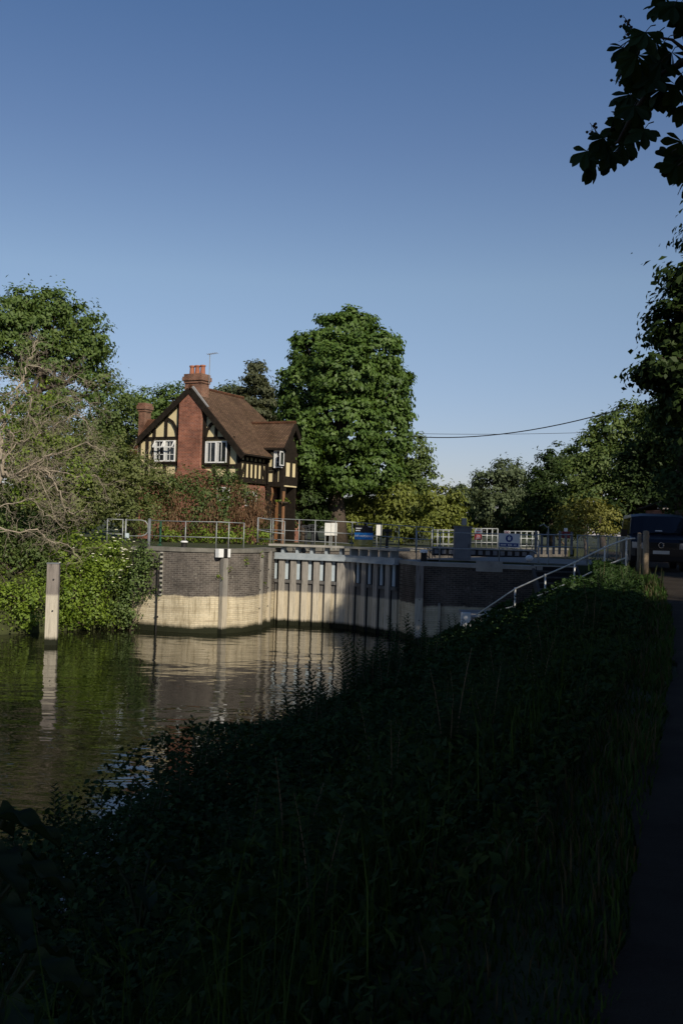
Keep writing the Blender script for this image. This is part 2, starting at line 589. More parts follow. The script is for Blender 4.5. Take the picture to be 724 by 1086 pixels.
def clumps(lobes, per_m2=1.1, shell=.5):
    """clump centres spread over the shells of ellipsoid lobes [(c,(rx,ry,rz))...]"""
    C, D, Rr = [], [], []
    for c, r in lobes:
        r = np.array(r, dtype=float)
        area = 4 * math.pi * (((r[0] * r[1]) ** 1.6 + (r[0] * r[2]) ** 1.6 + (r[1] * r[2]) ** 1.6) / 3) ** (1 / 1.6)
        k = max(5, int(area * per_m2))
        d = rand_dirs(k)
        rad = shell + (1 - shell) * rng.random((k, 1)) ** .6
        rad *= 1 + .10 * np.clip(rng.normal(size=(k, 1)), -2, .7)
        C.append(np.array(c) + d * r * rad)
        dd = d / r
        D.append(dd / np.linalg.norm(dd, axis=1, keepdims=True))
        Rr.append(np.full(k, r.mean()))
    return np.concatenate(C), np.concatenate(D), np.concatenate(Rr)


def foliage(name, lobes, mat, parent, off, leaf=.25, aspect=.55, per_m2=1.1, per_clump=26, crad=.55, shell=.5, flat=.55, up=.5, droop=.25, zmin=None, stray=.0):
    C, D, _ = clumps(lobes, per_m2, shell)
    k = len(C)
    cr = crad * (.55 + .9 * rng.random(k))
    m = np.maximum(3, (per_clump * (.5 + rng.random(k))).astype(int))
    idx = np.repeat(np.arange(k), m)
    n = len(idx)
    g = np.clip(rng.normal(size=(n, 3)) * .55, -.95, .95)
    g[:, 2] *= flat
    pos = C[idx] + g * cr[idx, None]
    if stray:
        far = rng.random(n) < stray
        pos[far] += D[idx][far] * rng.random((far.sum(), 1)) * crad * 1.6
    nr = D[idx] * .8 + g * .6 + rand_dirs(n) * .55 + np.array([0, 0, up])
    ct = rng.random(k)
    tint = .5 * ct[idx] + .5 * rng.random(n)
    L = leaf * (.65 + .7 * rng.random(n))
    if zmin is not None:
        keep = pos[:, 2] > zmin
        pos, nr, tint, L = pos[keep], nr[keep], tint[keep], L[keep]
    return leaf_mesh(name, pos, nr, L, L * aspect, tint, mat, parent, off, droop), C


def wob(a, b, k=3, amp=.12):
    a, b = Vector(a), Vector(b)
    L = (b - a).length
    pts = [a]
    for i in range(1, k):
        pts.append(a.lerp(b, i / k) + Vector((rnd.uniform(-1, 1), rnd.uniform(-1, 1), rnd.uniform(-.6, .6))) * amp * L / k * 1.5)
    pts.append(b)
    return pts


def limbs_mesh(base, top, lobes, r0, C=None, twigs=40, fork=.45):
    mb = MB()
    base, top = Vector(base), Vector(top)
    tp = wob(base, top, 5, .10)
    rr = [r0 * (1.25 if i == 0 else 1 - .75 * i / 5) for i in range(6)]
    mb.tube(tp, rr, 9)
    for c, r in lobes:
        c = Vector(c)
        k = rnd.uniform(fork, .85)
        s = tp[min(4, int(k * 5))].lerp(tp[min(5, int(k * 5) + 1)], k * 5 - int(k * 5))
        if c.z < s.z:
            s = tp[2]
        w = wob(s, c, 4, .2)
        mb.tube(w, [r0 * .42, r0 * .33, r0 * .24, r0 * .16, r0 * .08], 6)
        if C is not None and len(C):
            ds = np.linalg.norm(C - np.array(c), axis=1)
            near = np.argsort(ds)[:max(4, int(len(C) / max(1, len(lobes))))]
            for i in rnd.sample(list(near), min(len(near), max(2, twigs // max(1, len(lobes))))):
                a = w[rnd.randint(2, 4)]
                mb.tube(wob(a, C[i], 3, .2), [r0 * .11, r0 * .08, r0 * .05, r0 * .02], 4, caps=False)
    return mb


def tree(name, label, base, top, lobes, leafmat, r0=.3, group=None, leaf=.25, bark='bark', cat='tree', twigs=40, crown='crown', trunk='trunk', **kw):
    t = thing(name, label, cat, tuple(base), 0, group)
    o, C = foliage(crown, lobes, LEAF[leafmat], t, tuple(base), leaf=leaf, **kw)
    part(trunk, limbs_mesh(base, top, lobes, r0, C, twigs), M[bark], t, smooth=True)
    return t


def lob(px, py, rx, ry, Y, dep=None):
    """ellipsoid lobe from photo measures at depth Y"""
    k = Y / FPX
    return (tuple(P(px, py, Y)), (rx * k, (dep if dep is not None else (rx + ry) / 2 * k), ry * k))


# ------------------------------------------------------------------ the ground
PE = [(-60, -17.5), (-20, -6.6), (0, -.28), (3.26, .88), (5.1, 1.53), (11.3, 3.74), (16, 5.35), (21.2, 6.95), (27, 8.6), (33, 10.0), (40, 11.6), (60, 15.6), (120, 27)]
PEY = np.array([p[0] for p in PE], float)
PEX = np.array([p[1] for p in PE], float)


def edge_x(y):
    return np.interp(y, PEY, PEX)


def path_z(y):
    s = np.clip((np.asarray(y, float) - 11) / 19, 0, 1)
    return 2.8 + .45 * s * s * (3 - 2 * s)


A0, A1, A2, A3 = W(138, 667), W(222, 672), W(274, 667.5), W(290, 661.5)
LH = Vector((A3.x + .05, A3.y, 0))
RH = Vector((2.45, 41.2, 0))
sp_ = (RH - LH)
nrm2 = Vector((-sp_.y, sp_.x, 0)).normalized()
if nrm2.y < 0:
    nrm2 = -nrm2
MIT = (LH + RH) / 2 + nrm2 * 1.05
rgt = Vector((nrm2.y, -nrm2.x, 0))
B2 = Vector((3.15, 38.95, 0))
B3 = Vector((7.75, 38.15, 0))
CL, CR = A3 + nrm2 * 34, RH + nrm2 * 34
BANKW = 6.4                                       # path edge to waterline
LBANK = [(-8.4, 41.2), (-12.7, 37.0), (-20, 35.6), (-34, 33), (-70, 28), (-300, 10)]
wy = np.linspace(-60, 37.5, 40)
poly = [(float(edge_x(y) - BANKW - 0.8), float(y)) for y in wy]
poly += [(B3.x, B3.y + .8), (B2.x + .8, B2.y + .9), (RH.x + .8, RH.y + .2), tuple((CR + rgt * .8).xy), tuple((CL - rgt * .8).xy), tuple((A3 - rgt * .8).xy), (A2.x - .5, A2.y + .7), (A1.x, A1.y + .8), (A0.x, A0.y + .8)]
poly += LBANK[1:] + [(-300, -60)]


def in_poly(x, y, pg):
    ins = np.zeros(x.shape, bool)
    n = len(pg)
    for i in range(n):
        x1, y1 = pg[i]
        x2, y2 = pg[(i + 1) % n]
        if y1 == y2:
            continue
        c = ((y1 > y) != (y2 > y)) & (x < (x2 - x1) * (y - y1) / (y2 - y1) + x1)
        ins ^= c
    return ins


def seg_dist(x, y, pts):
    d = np.full(x.shape, 1e9)
    for (x1, y1), (x2, y2) in zip(pts[:-1], pts[1:]):
        vx, vy = x2 - x1, y2 - y1
        t = np.clip(((x - x1) * vx + (y - y1) * vy) / (vx * vx + vy * vy), 0, 1)
        d = np.minimum(d, np.hypot(x - x1 - t * vx, y - y1 - t * vy))
    return d


def hnoise(x, y):
    return .5 * np.sin(x * 1.3 + 1.1 * np.sin(y * .7)) + .3 * np.sin(y * 1.9 + x * .6) + .2 * np.sin(x * 3.1 - y * 2.3)


def ground_z(x, y):
    x = np.asarray(x, float)
    y = np.asarray(y, float)
    t = (edge_x(y) - x) * .945                     # distance left of the towpath edge
    pz = path_z(y)
    prof = np.interp(t, [-4.2, -3.3, -.05, 0, .7, 1.5, 2.5, 4.2, BANKW, BANKW + 1.5], [.05, -.04, -.04, 0.0, -.08, -.45, -1.25, -2.2, -2.9, -4.0])
    zr = pz + prof + np.where(t > .4, .06, .01) * hnoise(x * 2, y * 2)
    lock = y > B3.y + .2 + (B3.x - x) * .17 * (x < B3.x)
    zr = np.where(lock, 3.22, zr)
    dl = seg_dist(x, y, LBANK)
    zl = np.clip(-.5 + dl * 1.15, -.5, 3.42)
    zl = np.where((x > A0.x - .2), 3.42, zl)
    axis = (x - MIT.x) * rgt.x + (y - MIT.y) * rgt.y
    left = np.where(y > 38, axis < 0, x < edge_x(y) - BANKW - 4)
    z = np.where(left, zl, zr)
    z = np.where(in_poly(x, y, poly), -1.4, z)
    return z


def steps_out(a, b, first, grow=1.25):
    out, s, p = [], first, a
    while abs(p) < abs(b):
        p += s if b > a else -s
        out.append(p)
        s *= grow
    return out


gx = sorted(set(steps_out(-24, -3000, .6)[::-1] + list(np.arange(-24, 20.01, .4)) + steps_out(20, 3000, .6)))
gy = sorted(set(steps_out(-8, -3000, .6)[::-1] + list(np.arange(-8, 72.01, .4)) + steps_out(72, 4000, .6)))
GX, GY = np.meshgrid(np.array(gx), np.array(gy))
GZ = ground_z(GX, GY)
nx, ny = len(gx), len(gy)
me = bpy.data.meshes.new('ground')
me.from_pydata(np.stack([GX.ravel(), GY.ravel(), GZ.ravel()], 1).tolist(), [],
               [(j * nx + i, j * nx + i + 1, (j + 1) * nx + i + 1, (j + 1) * nx + i) for j in range(ny - 1) for i in range(nx - 1)])
me.polygons.foreach_set('use_smooth', [True] * len(me.polygons))
struct(link('ground', me, M['ground']))

# towpath
mb = MB()
ys = np.concatenate([np.arange(-40, 45, .5), np.arange(45, 110, 2)])
row = []
for y in ys:
    e = float(edge_x(y))
    wv = .06 * math.sin(y * 1.7) + .05 * math.sin(y * .63 + 1) + .03 * math.sin(y * 5.1)
    z = float(path_z(y))
    row.append([(e + .02 + wv, y, z + .012), (e + .6, y, z + .03), (e + 1.7, y, z + .045), (e + 2.8, y, z + .03), (e + 3.3, y, z + .005)])
vs = [p for r in row for p in r]
mb.add(vs, [(j * 5 + i, j * 5 + i + 1, (j + 1) * 5 + i + 1, (j + 1) * 5 + i) for j in range(len(ys) - 1) for i in range(4)])
struct(part('towpath', mb, M['asphalt'], smooth=True))

# lockside paving (right bank, around the steps and beyond)
mb = MB()
mb.prism([(3.3, 40.3), (7.8, 39.4), (10.6, 38.2), (11.5, 46), (9.0, 48), (6.5, 46)], 3.225, 3.255)
struct(part('pavement', mb, M['paving']))

# water
m, nt, out = new_mat('river_water')
b = N(nt, 'ShaderNodeBsdfPrincipled', Roughness=.03)
b.inputs['Base Color'].default_value = (.011, .012, .006, 1)
b.inputs['IOR'].default_value = 1.333
b.inputs['Specular IOR Level'].default_value = .62
geo = nt.nodes.new('ShaderNodeNewGeometry')
mp = N(nt, 'ShaderNodeMapping')
mp.inputs['Scale'].default_value = (.55, 1.0, 1.0)
mp.inputs['Rotation'].default_value = (0, 0, R(14))
nt.links.new(geo.outputs['Position'], mp.inputs['Vector'])
n1 = N(nt, 'ShaderNodeTexNoise', Scale=1.5, Detail=2.5, Roughness=.5, Distortion=.35)
n2 = N(nt, 'ShaderNodeTexNoise', Scale=.33, Detail=1.0)
nt.links.new(mp.outputs[0], n1.inputs['Vector'])
nt.links.new(mp.outputs[0], n2.inputs['Vector'])
h = math_n(nt, 'ADD', math_n(nt, 'MULTIPLY', n1.outputs[0], .055), math_n(nt, 'MULTIPLY', n2.outputs[0], .10))
bp = N(nt, 'ShaderNodeBump', Strength=1.0, Distance=.42)
nt.links.new(h, bp.inputs['Height'])
nt.links.new(bp.outputs[0], b.inputs['Normal'])
# a little floating scum near the bank
n3 = N(nt, 'ShaderNodeTexNoise', Scale=2.4, Detail=6, Roughness=.7)
nt.links.new(geo.outputs['Position'], n3.inputs['Vector'])
sc = ramp(nt, n3.outputs[0], [(.70, .0), (.74, .5)])
wc = mixc(nt, sc.outputs[0], (.011, .012, .006), (.045, .04, .022))
nt.links.new(wc, b.inputs['Base Color'])
nt.links.new(b.outputs[0], out.inputs[0])
mb = MB()
mb.add([(-400, -120, 0), (13, -120, 0), (13, 60, 0), (-400, 60, 0)], [(0, 1, 2, 3)])
struct(part('water', mb, m))

# ------------------------------------------------------------------ lock walls
ZL, ZR = 3.42, 3.17
t = thing('lock_wall', 'sunlit brick lock wall with pale limewashed band on the left of the gates', 'lock wall', (A1.x, A1.y, 0))
def qb(f_):
    c_ = A1 * 2 - (A0 + A2) * .5 * 1.0
    return A0 * (1 - f_) ** 2 + c_ * (2 * f_ * (1 - f_)) + A2 * f_ ** 2


FRONT = [qb(k / 14) for k in range(15)]
pl = FRONT + [A3, CL, CL - rgt * 1.4, A3 - rgt * 1.7, Vector((A2.x - 1.2, A2.y + 1.2, 0)), Vector((A1.x, A1.y + 1.6, 0)), Vector((A0.x - .1, A0.y + 1.6, 0))]
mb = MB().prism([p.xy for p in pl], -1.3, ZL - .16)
part('wall_face', mb, M['lockwall'], t)


def offset_strip(pts, dist_out, dist_in, side):
    """closed strip along an open polyline, side=+1 keeps the outer side on its left"""
    o, i_ = [], []
    for k, p in enumerate(pts):
        d = (pts[min(k + 1, len(pts) - 1)] - pts[max(k - 1, 0)]).normalized()
        nn = Vector((-d.y, d.x, 0)) * side
        o.append(p + nn * dist_out)
        i_.append(p - nn * dist_in)
    return o + i_[::-1]


part('coping', MB().prism([p.xy for p in offset_strip(FRONT + [A3, CL], .05, .75, -1)], ZL - .16, ZL), M['oldcoping'], t)
t2 = thing('lock_wall', 'brick lock wall with shade put in its colour, right of the gates below the grey railing', 'lock wall', (B2.x, B2.y, 0))
pr = [B3, B2, RH, CR, CR + rgt * 1.4, RH + rgt * 1.5 + nrm2 * .6, Vector((B2.x + 1.5, B2.y + 1.3, 0)), Vector((B3.x, B3.y + 1.5, 0))]
part('wall_face', MB().prism([p.xy for p in pr], -1.3, ZR - .16), M['lockwall_shade'], t2)
part('coping', MB().prism([p.xy for p in offset_strip([B3, B2, RH, CR], .05, .75, 1)], ZR - .16, ZR), M['concrete'], t2)
c = P(519, 601, 38.4)
part('stone_block', MB().box((c.x, 38.52, c.z), (1.02, .12, .40), rz=math.atan2(B3.y - B2.y, B3.x - B2.x)), M['concrete'], t2)


def wall_y(x, a, b):
    if a in (A0, A1) and b in (A1, A2):
        return float(np.interp(x, [p.x for p in FRONT], [p.y for p in FRONT]))
    return a.y + (x - a.x) / (b.x - a.x) * (b.y - a.y)


# fender timbers on the walls (bolted on: things)
def fender(px, py_top, a, b, w, label, ztop=None, out_=.10, mat='fender'):
    p = P(px, 620, (a.y + b.y) / 2)
    for _ in range(4):
        p = P(px, 620, wall_y(p.x, a, b))
    y = wall_y(p.x, a, b) - out_
    zt = ztop if ztop is not None else P(px, py_top, y).z
    rz = math.atan2(b.y - a.y, b.x - a.x)
    t_ = thing('fender_timber', label, 'fender', (p.x, y, 0), 0, 'fender timbers on the lock walls')
    part('timber', MB().box((p.x, y, (zt - 1) / 2), (w, .2, zt + 1), rz=rz), M[mat], t_)
    for z in (.9, 1.7, 2.5):
        if z < zt - .2:
            part('bolt', MB().tube([(p.x, y - .08, z), (p.x, y - .13, z)], .025, 6), M['darkmetal'], t_)
    return t_


fender(237.5, 592, A1, A2, .27, 'pale fender timber below the black and white block')
fender(276.5, 586, A2, A3, .17, 'narrow fender timber at the left heel of the lock gates')
fender(285, 584, A2, A3, .2, 'fender timber with weeds beside the first gate rib')
fender(444.5, 600, B2, B3, .30, 'tall bolted fender timber on corner of shaded right wall', mat='pilewood')
fender(466, 640, B2, B3, .10, 'thin weedy fender strip low on the shaded right wall', ztop=1.6)
# black and white marker block on the left wall top
p = P(237, 587, 40.3)
y = wall_y(p.x, A1, A2)
rzl = math.atan2(A2.y - A1.y, A2.x - A1.x)
t = thing('marker_block', 'white and black painted block on top edge of sunlit wall', 'marker', (p.x, y, ZL - .3))
dx = Vector((math.cos(rzl), math.sin(rzl), 0))
for i, (k, mt) in enumerate(((-.2, 'whitepaint'), (.1, 'blackpaint'), (.3, 'whitepaint'))):
    wd = (.27, .235, .15)[i]
    cc = Vector((p.x, y - .08 - .004 * i, P(237, 586.5, y).z)) + dx * (-.20, .055, .245)[i]
    part('painted_square', MB().box(cc, (wd, .2, .34), rz=rzl), M[mt], t)
# bollards on the copings
def bollard(px, py0, py1, Y, z0, label):
    q = P(px, py0, Y)
    t_ = thing('bollard', label, 'bollard', (q.x, Y, z0), 0, 'mooring bollards on the lock side')
    h_ = P(px, py1, Y).z - z0
    part('post', MB().lathe((q.x, Y, z0), [(.12, 0), (.11, h_ * .7), (.15, h_ * .74)], 12), M['blackpaint'], t_, smooth=False)
    part('cap', MB().lathe((q.x, Y, z0 + h_ * .74), [(.155, 0), (.16, h_ * .12), (.11, h_ * .26)], 12), M['whitepaint'], t_, smooth=False)


bollard(195.3, 580, 573.5, 41.2, ZL, 'black bollard with white cap on the sunlit left wall')
bollard(449, 592, 583, 39.5, ZR, 'black bollard with white cap above corner of the shaded wall')
# depth gauge board and black pipe
p = P(171, 625, 40.35)
y = wall_y(p.x, A0, A1) - .05
t = thing('gauge_board', 'narrow black and white depth gauge board down the left wall', 'gauge board', (p.x, y, 1.5))
rz0 = math.atan2(A1.y - A0.y, A1.x - A0.x)
part('board', MB().box((p.x, y, 2.35), (.12, .05, 1.75), rz=rz0), M['coping'], t)
for k in range(9):
    part('black_mark', MB().box((p.x, y - .03, 1.6 + k * .19), (.11, .016, .10), rz=rz0), M['blackpaint'], t)
p = P(166.5, 640, 40.35)
yy = wall_y(p.x, A0, A1) - .08
t = thing('wall_pipe', 'thin black pipe running down the left wall into the water', 'pipe', (p.x, yy, 0))
part('pipe', MB().tube([(p.x, yy, -.6), (p.x, yy, 2.9)], .035, 8), M['blackpaint'], t)
for z in (.6, 1.5, 2.4):
    part('bracket', MB().box((p.x, yy + .03, z), (.14, .06, .05), rz=rz0), M['blackpaint'], t)

# ------------------------------------------------------------------ lock gates
GZ_ = 3.22


def gate_leaf(H, T, label, nrib, split_at=None):
    """leaf from heel H to mitre T"""
    d = (T - H)
    L = d.length
    d.normalize()
    f = Vector((d.y, -d.x, 0))
    if f.y > 0:
        f = -f
    rz = math.atan2(d.y, d.x)
    t_ = thing('lock_gate', label, 'lock gate', (H.x, H.y, 0))
    c_ = (H + T) / 2
    # planking lower part, upper recess panel
    part('planking', MB().box((c_.x, c_.y, .35), (L, .16, 3.3), rz=rz), M['gatewood'], t_)
    bk = c_ + f * -.02
    part('recess_panel', MB().box((bk.x, bk.y, 2.5), (L, .10, 1.0), rz=rz), M['darkgap'], t_)
    mid_ = c_ + f * .04
    part('middle_rail', MB().box((mid_.x, mid_.y, 1.95), (L, .24, .14), rz=rz), M['gatewood'], t_)
    part('top_beam', MB().box((c_.x + f.x * .06, c_.y + f.y * .06, GZ_ - .14), (L, .42, .28), rz=rz), M['gatesteel'], t_)
    fl = c_ + f * .30
    part('beam_flange', MB().box((fl.x, fl.y, GZ_ - .26), (L, .06, .05), rz=rz), M['gatesteel'], t_)
    n = nrib
    for k in range(n):
        s = (k + .62) / (n + .25) * L
        q = H + d * s + f * .16
        part('rib', MB().box((q.x, q.y, 1.0), (.26, .13, 3.9), rz=rz), M['ribwood'], t_)
        q2 = H + d * (s - .355 if d.x > 0 else s - .24) + f * .06
        part('plate', MB().box((q2.x, q2.y, 2.50), (.15, .06, .92), rz=rz), M['gateplate'], t_)
        bm_ = MB()
        q3 = H + d * (s - .15) + f * .19
        bm_.box((q3.x - f.x * .1, q3.y - f.y * .1, .95), (.03, .10, 3.7), rz=rz)
        part('rib_shade', bm_, M['darkgap'], t_)  # dark strip beside each rib, standing in for its shadowed gap
    e = T - d * .16 + f * .05
    part('mitre_post', MB().box((e.x, e.y, 1.0), (.3, .36, 4.0), rz=rz), M['ribwood'], t_)
    # walkway on brackets
    w = c_ + f * .02
    part('walkway', MB().box((w.x, w.y, GZ_ + .34), (L + .5, .75, .09), rz=rz), M['coping'], t_)
    for k in range(5):
        q = H + d * (L * (k + .5) / 5)
        part('bracket', MB().box((q.x, q.y, GZ_ + .145), (.12, .4, .29), rz=rz), M['gatesteel'], t_)
    return d, f, L


gl = gate_leaf(LH, MIT, 'sunlit left lock gate leaf with pale timber ribs', 6)
gr = gate_leaf(RH, MIT, 'shaded right lock gate leaf with grey timber ribs', 4)


# ------------------------------------------------------------------ railings
def railing(pts, label, zs, posts, r=.021, group='railings round the lock', mat='galv', base=0.0, name='railing', extra=None, mid=None):
    """pts: top rail points (world); zs: drops of the rails below the top; posts: fractions along the run"""
    pts = [Vector(p) for p in pts]
    L = [0]
    for a, b in zip(pts[:-1], pts[1:]):
        L.append(L[-1] + (b - a).length)

    def at(s):
        s = max(0, min(s, L[-1]))
        for i in range(len(pts) - 1):
            if s <= L[i + 1] + 1e-6:
                return pts[i].lerp(pts[i + 1], (s - L[i]) / max(1e-6, L[i + 1] - L[i]))
        return pts[-1]
    p0 = at(0)
    t_ = thing(name, label, 'railing', (p0.x, p0.y, p0.z - 1.1), 0, group)
    for k, dz in enumerate(zs):
        q = [p - Vector((0, 0, dz)) for p in pts]
        part('top_rail' if k == 0 else 'lower_rail', MB().tube(q, r, 6), M[mat], t_, smooth=True)
    for s in posts:
        q = at(s * L[-1])
        part('post', MB().tube([(q.x, q.y, q.z - 1.12 - base), (q.x, q.y, q.z + .012)], r * 1.15, 6), M[mat], t_, smooth=True)
    return t_


def railpx(list_px, Y):
    out_ = []
    for i, (px, py) in enumerate(list_px):
        out_.append(P(px, py, Y[i] if hasattr(Y, '__len__') else Y))
    return out_


# left lockside run: panel, loop gate, long run
yl = 41.9
railing(railpx([(114, 550.5), (131, 551)], yl), 'short pale railing panel at far left beside the shrubs', [0, .62], [0.02, .98])
# rounded loop between posts
t = thing('railing_gate', 'rounded tubular railing gate between two posts by the ivy', 'gate', tuple(P(146, 575, yl)))
loop = [P(a, b_, yl) for a, b_ in ((134, 551.5), (150, 551.6), (154.5, 553), (157, 556.5), (157, 564), (154.5, 567), (150, 568.5), (134, 568.3))]
part('loop_rail', MB().tube(loop, .024, 6), M['galv'], t, smooth=True)
q = P(133.5, 560, yl)
part('hinge_post', MB().tube([(q.x, yl, q.z - .75), (q.x, yl, q.z + .38)], .035, 8), M['galv'], t, smooth=True)
part('latch_box', MB().box(P(135, 568, yl - .05), (.16, .1, .2)), M['gateplate'], t)
q = P(158.5, 560, yl)
t = thing('gate_post', 'thick dark upright gate post rising from the wall top', 'post', (q.x, yl, ZL))
part('shaft', MB().tube([(q.x, yl, ZL - .9), (q.x, yl, q.z + .35)], .065, 8), M['greysteel'], t, smooth=True)
part('cap', MB().lathe((q.x, yl, q.z + .35), [(.075, 0), (.075, .02), (.03, .05)], 8), M['greysteel'], t)
q = P(170.5, 560, yl + .3)
t = thing('mesh_fence_post', 'slim green fence post just behind the left railing', 'post', (q.x, yl + .3, ZL))
part('shaft', MB().tube([(q.x, yl + .3, ZL - .1), (q.x, yl + .3, q.z + .3)], .05, 6), M['greenfence'], t)
part('foot_plate', MB().box((q.x, yl + .3, ZL + .03), (.2, .2, .03)), M['greenfence'], t)
railing(railpx([(159, 552), (195, 553), (231, 553.5), (259, 554.8)], [41.9, 41.5, 40.6, 41.4]), 'pale tubular railing along the top of the sunlit lock wall', [0, .64], [0.0, .36, .71, .84, 1.0], base=.02)
# main run over the gates
yg = [46.2, 45.6, 45.0, 44.5]
railing(railpx([(273.5, 549.3), (300, 550.4), (340, 552), (378, 554)], yg), 'sunlit railing over the left gate leaf', [0, .52, .96], [0, .17, .27, .44, .60, .80, .96])
railing(railpx([(274, 549), (274.5, 549.2), (291, 552), (302, 553)], [45.6, 45.6, 44.9, 44.9]), 'low front rail return at left end of the gate walkway', [0, .55], [0, .55, 1.0])
railing(railpx([(379, 554.2), (404, 556), (440, 558.5), (459, 559.5)], [44.2, 43.6, 42.4, 41.8]), 'shaded railing over the right gate leaf behind blue sign', [0, .52, .96], [0, .12, .3, .55, .78, 1.0])
# right wing railing with a rounded end
yr = [39.5, 39.2, 38.9, 38.85, 38.8]
tr = railing(railpx([(442, 563.5), (467, 564.6), (565, 567.5), (569, 569.5), (571, 575)], yr), 'grey railing with rounded end on the shaded right wall', [0, .62], [0.0, .19, .66, 1.0], base=.03)
part('return_loop', MB().tube([P(a, b_, 38.8) for a, b_ in ((571, 574), (571, 596), (573, 600), (579, 600), (581, 596), (581, 560), (576, 556), (572, 558))], .024, 6), M['galv'], tr, smooth=True)

# handrail on the bank beside the steps
hr = [P(505, 652, 34.6), P(546, 624.5, 33.7), P(578, 610, 32.8), P(609, 596.5, 32.0), P(641, 580.5, 31.2), P(664, 571.5, 30.6), P(673, 571, 30.4)]
t = thing('handrail', 'white tubular handrail sloping up the bank to the towpath', 'handrail', (hr[1].x, hr[1].y, hr[1].z - 1.05))
part('top_rail', MB().tube(hr, .026, 8), M['railpaint'], t, smooth=True)
part('lower_rail', MB().tube([hr[0] - Vector((0, 0, .05))] + [p - Vector((0, 0, .58)) for p in hr[1:6]], .023, 8), M['railpaint'], t, smooth=True)
for i in (1, 2, 3, 4, 5):
    q = hr[i]
    part('post', MB().tube([(q.x, q.y, q.z - 1.25), (q.x, q.y, q.z + .02)], .029, 8), M['railpaint'], t, smooth=True)
    part('joint', MB().lathe((q.x, q.y, q.z - .045), [(.03, 0), (.043, .02), (.043, .07), (.03, .09)], 8), M['railpaint'], t, smooth=True)

# landing stage at the foot of the handrail
q = P(497, 655, 35.4)
t = thing('landing_stage', 'low concrete landing with white post at the foot of the handrail', 'landing', (q.x, 35.5, 0))
x0, x1 = P(495, 655, 35.4).x, P(560, 655, 35.4).x
zt = P(520, 654, 35.2).z
part('deck', MB().bb(x0, x1, 34.9, 38.0, zt - .18, zt), M['concrete'], t)
part('edge_rail', MB().bb(x0 + .3, P(541, 653, 34.8).x, 34.84, 34.92, zt + .003, zt + .06), M['whitepaint'], t)
part('wall_panel', MB().bb(x0 + .06, x1 - .05, 35.02, 37.9, -1.0, zt - .181), M['fender'], t)
part('post', MB().bb(x0 - .28, x0 + .05, 34.75, 34.99, -1.0, P(496, 650, 34.8).z), M['whitepaint'], t)

# steps facing the camera
t = thing('steps', 'dark timber steps climbing from the landing to the lock side', 'steps', tuple(P(590, 645, 36.2)))
xa, xb = P(573, 620, 37).x, P(618, 620, 37).x
n = 8
z0s, z1s = 1.55, 3.2
for k in range(n):
    z = z0s + (z1s - z0s) * (k + 1) / n
    yk = 35.9 + k * .32
    part('tread', MB().bb(xa, xb, yk - .03, yk + .36, z - .05, z), M['coping'] if k == n - 1 else M['stepwood'], t)
    part('riser', MB().bb(xa + .02, xb - .02, yk, yk + .30, z - .35, z - .051), M['darkgap'], t)
for xs in (xa - .06, xb + .06):
    part('stringer', MB().extr([(xs - .05, 35.8, z0s - .3), (xs - .05, 35.8, z0s + .1), (xs - .05, 38.4, z1s + .02), (xs - .05, 38.4, z1s - .5)], (.1, 0, 0)), M['stepwood'], t)

# ------------------------------------------------------------------ signs and lock furniture
def text_part(txt, size, c, mat, parent, world_off=True, bold=.0):
    """flat lettering as a mesh, facing -Y, centred on c"""
    cu = bpy.data.curves.new('lettering', 'FONT')
    cu.body = txt
    cu.size = size
    cu.align_x = 'CENTER'
    cu.align_y = 'CENTER'
    cu.offset = bold
    ob = bpy.data.objects.new('lettering', cu)
    col.objects.link(ob)
    dg = bpy.context.evaluated_depsgraph_get()
    me_ = bpy.data.meshes.new_from_object(ob.evaluated_get(dg))
    bpy.data.objects.remove(ob)
    off = root_of(parent).location
    rx = Matrix.Rotation(R(90), 4, 'X')
    me_.transform(Matrix.Translation(Vector(c) - Vector(off)) @ rx)
    me_.materials.clear()
    return link('lettering', me_, mat, parent)


def sheet(px0, py0, px1, py1, Y, th=.02):
    a, b_ = P(px0, py0, Y), P(px1, py1, Y)
    return MB().bb(a.x, b_.x, Y - th / 2, Y + th / 2, a.z, b_.z)


Ys = 43.3
a, b_ = P(376, 556.8, Ys), P(395, 580.5, Ys)
c = (a + b_) / 2
t = thing('lock_sign', 'black, blue and olive notice board reading no mooring on the gate railing', 'sign', (c.x, Ys, 3.4))
wS, hS = b_.x - a.x, a.z - b_.z
part('top_panel', MB().bb(a.x, b_.x, Ys - .02, Ys + .02, a.z - hS * .34, a.z), M['signblack'], t)
part('blue_panel', MB().bb(a.x, b_.x, Ys - .02, Ys + .02, a.z - hS * .655, a.z - hS * .342), M['signblue'], t)
part('olive_panel', MB().bb(a.x, b_.x, Ys - .02, Ys + .02, b_.z, a.z - hS * .657), M['signolive'], t)
text_part('NO MOORING', .115, (c.x, Ys - .024, a.z - hS * .50), M['whitepaint'], t, bold=.004)
mbk = MB()
mbk.bb(a.x + .05, a.x + .31, Ys - .026, Ys - .021, a.z - hS * .17, a.z - hS * .12)
mbk.bb(a.x + .05, a.x + .25, Ys - .026, Ys - .021, a.z - hS * .27, a.z - hS * .22)
mbk.bb(b_.x - .22, b_.x - .06, Ys - .026, Ys - .021, a.z - hS * .075, a.z - hS * .05)
part('small_print', mbk, M['whitepaint'], t)
mbk = MB()
for k in range(4):
    mbk.bb(c.x - .24 + .02 * (k % 2), c.x + .2 - .05 * (k % 3), Ys - .026, Ys - .021, a.z - hS * (.72 + .055 * k), a.z - hS * (.70 + .055 * k))
part('olive_print', mbk, M['signolivepale'], t)
lg = MB()
for xx in (a.x + .12, b_.x - .12):
    lg.bb(xx - .03, xx + .03, Ys + .021, Ys + .08, 3.45, a.z - .03)
part('leg', lg, M['darkmetal'], t)

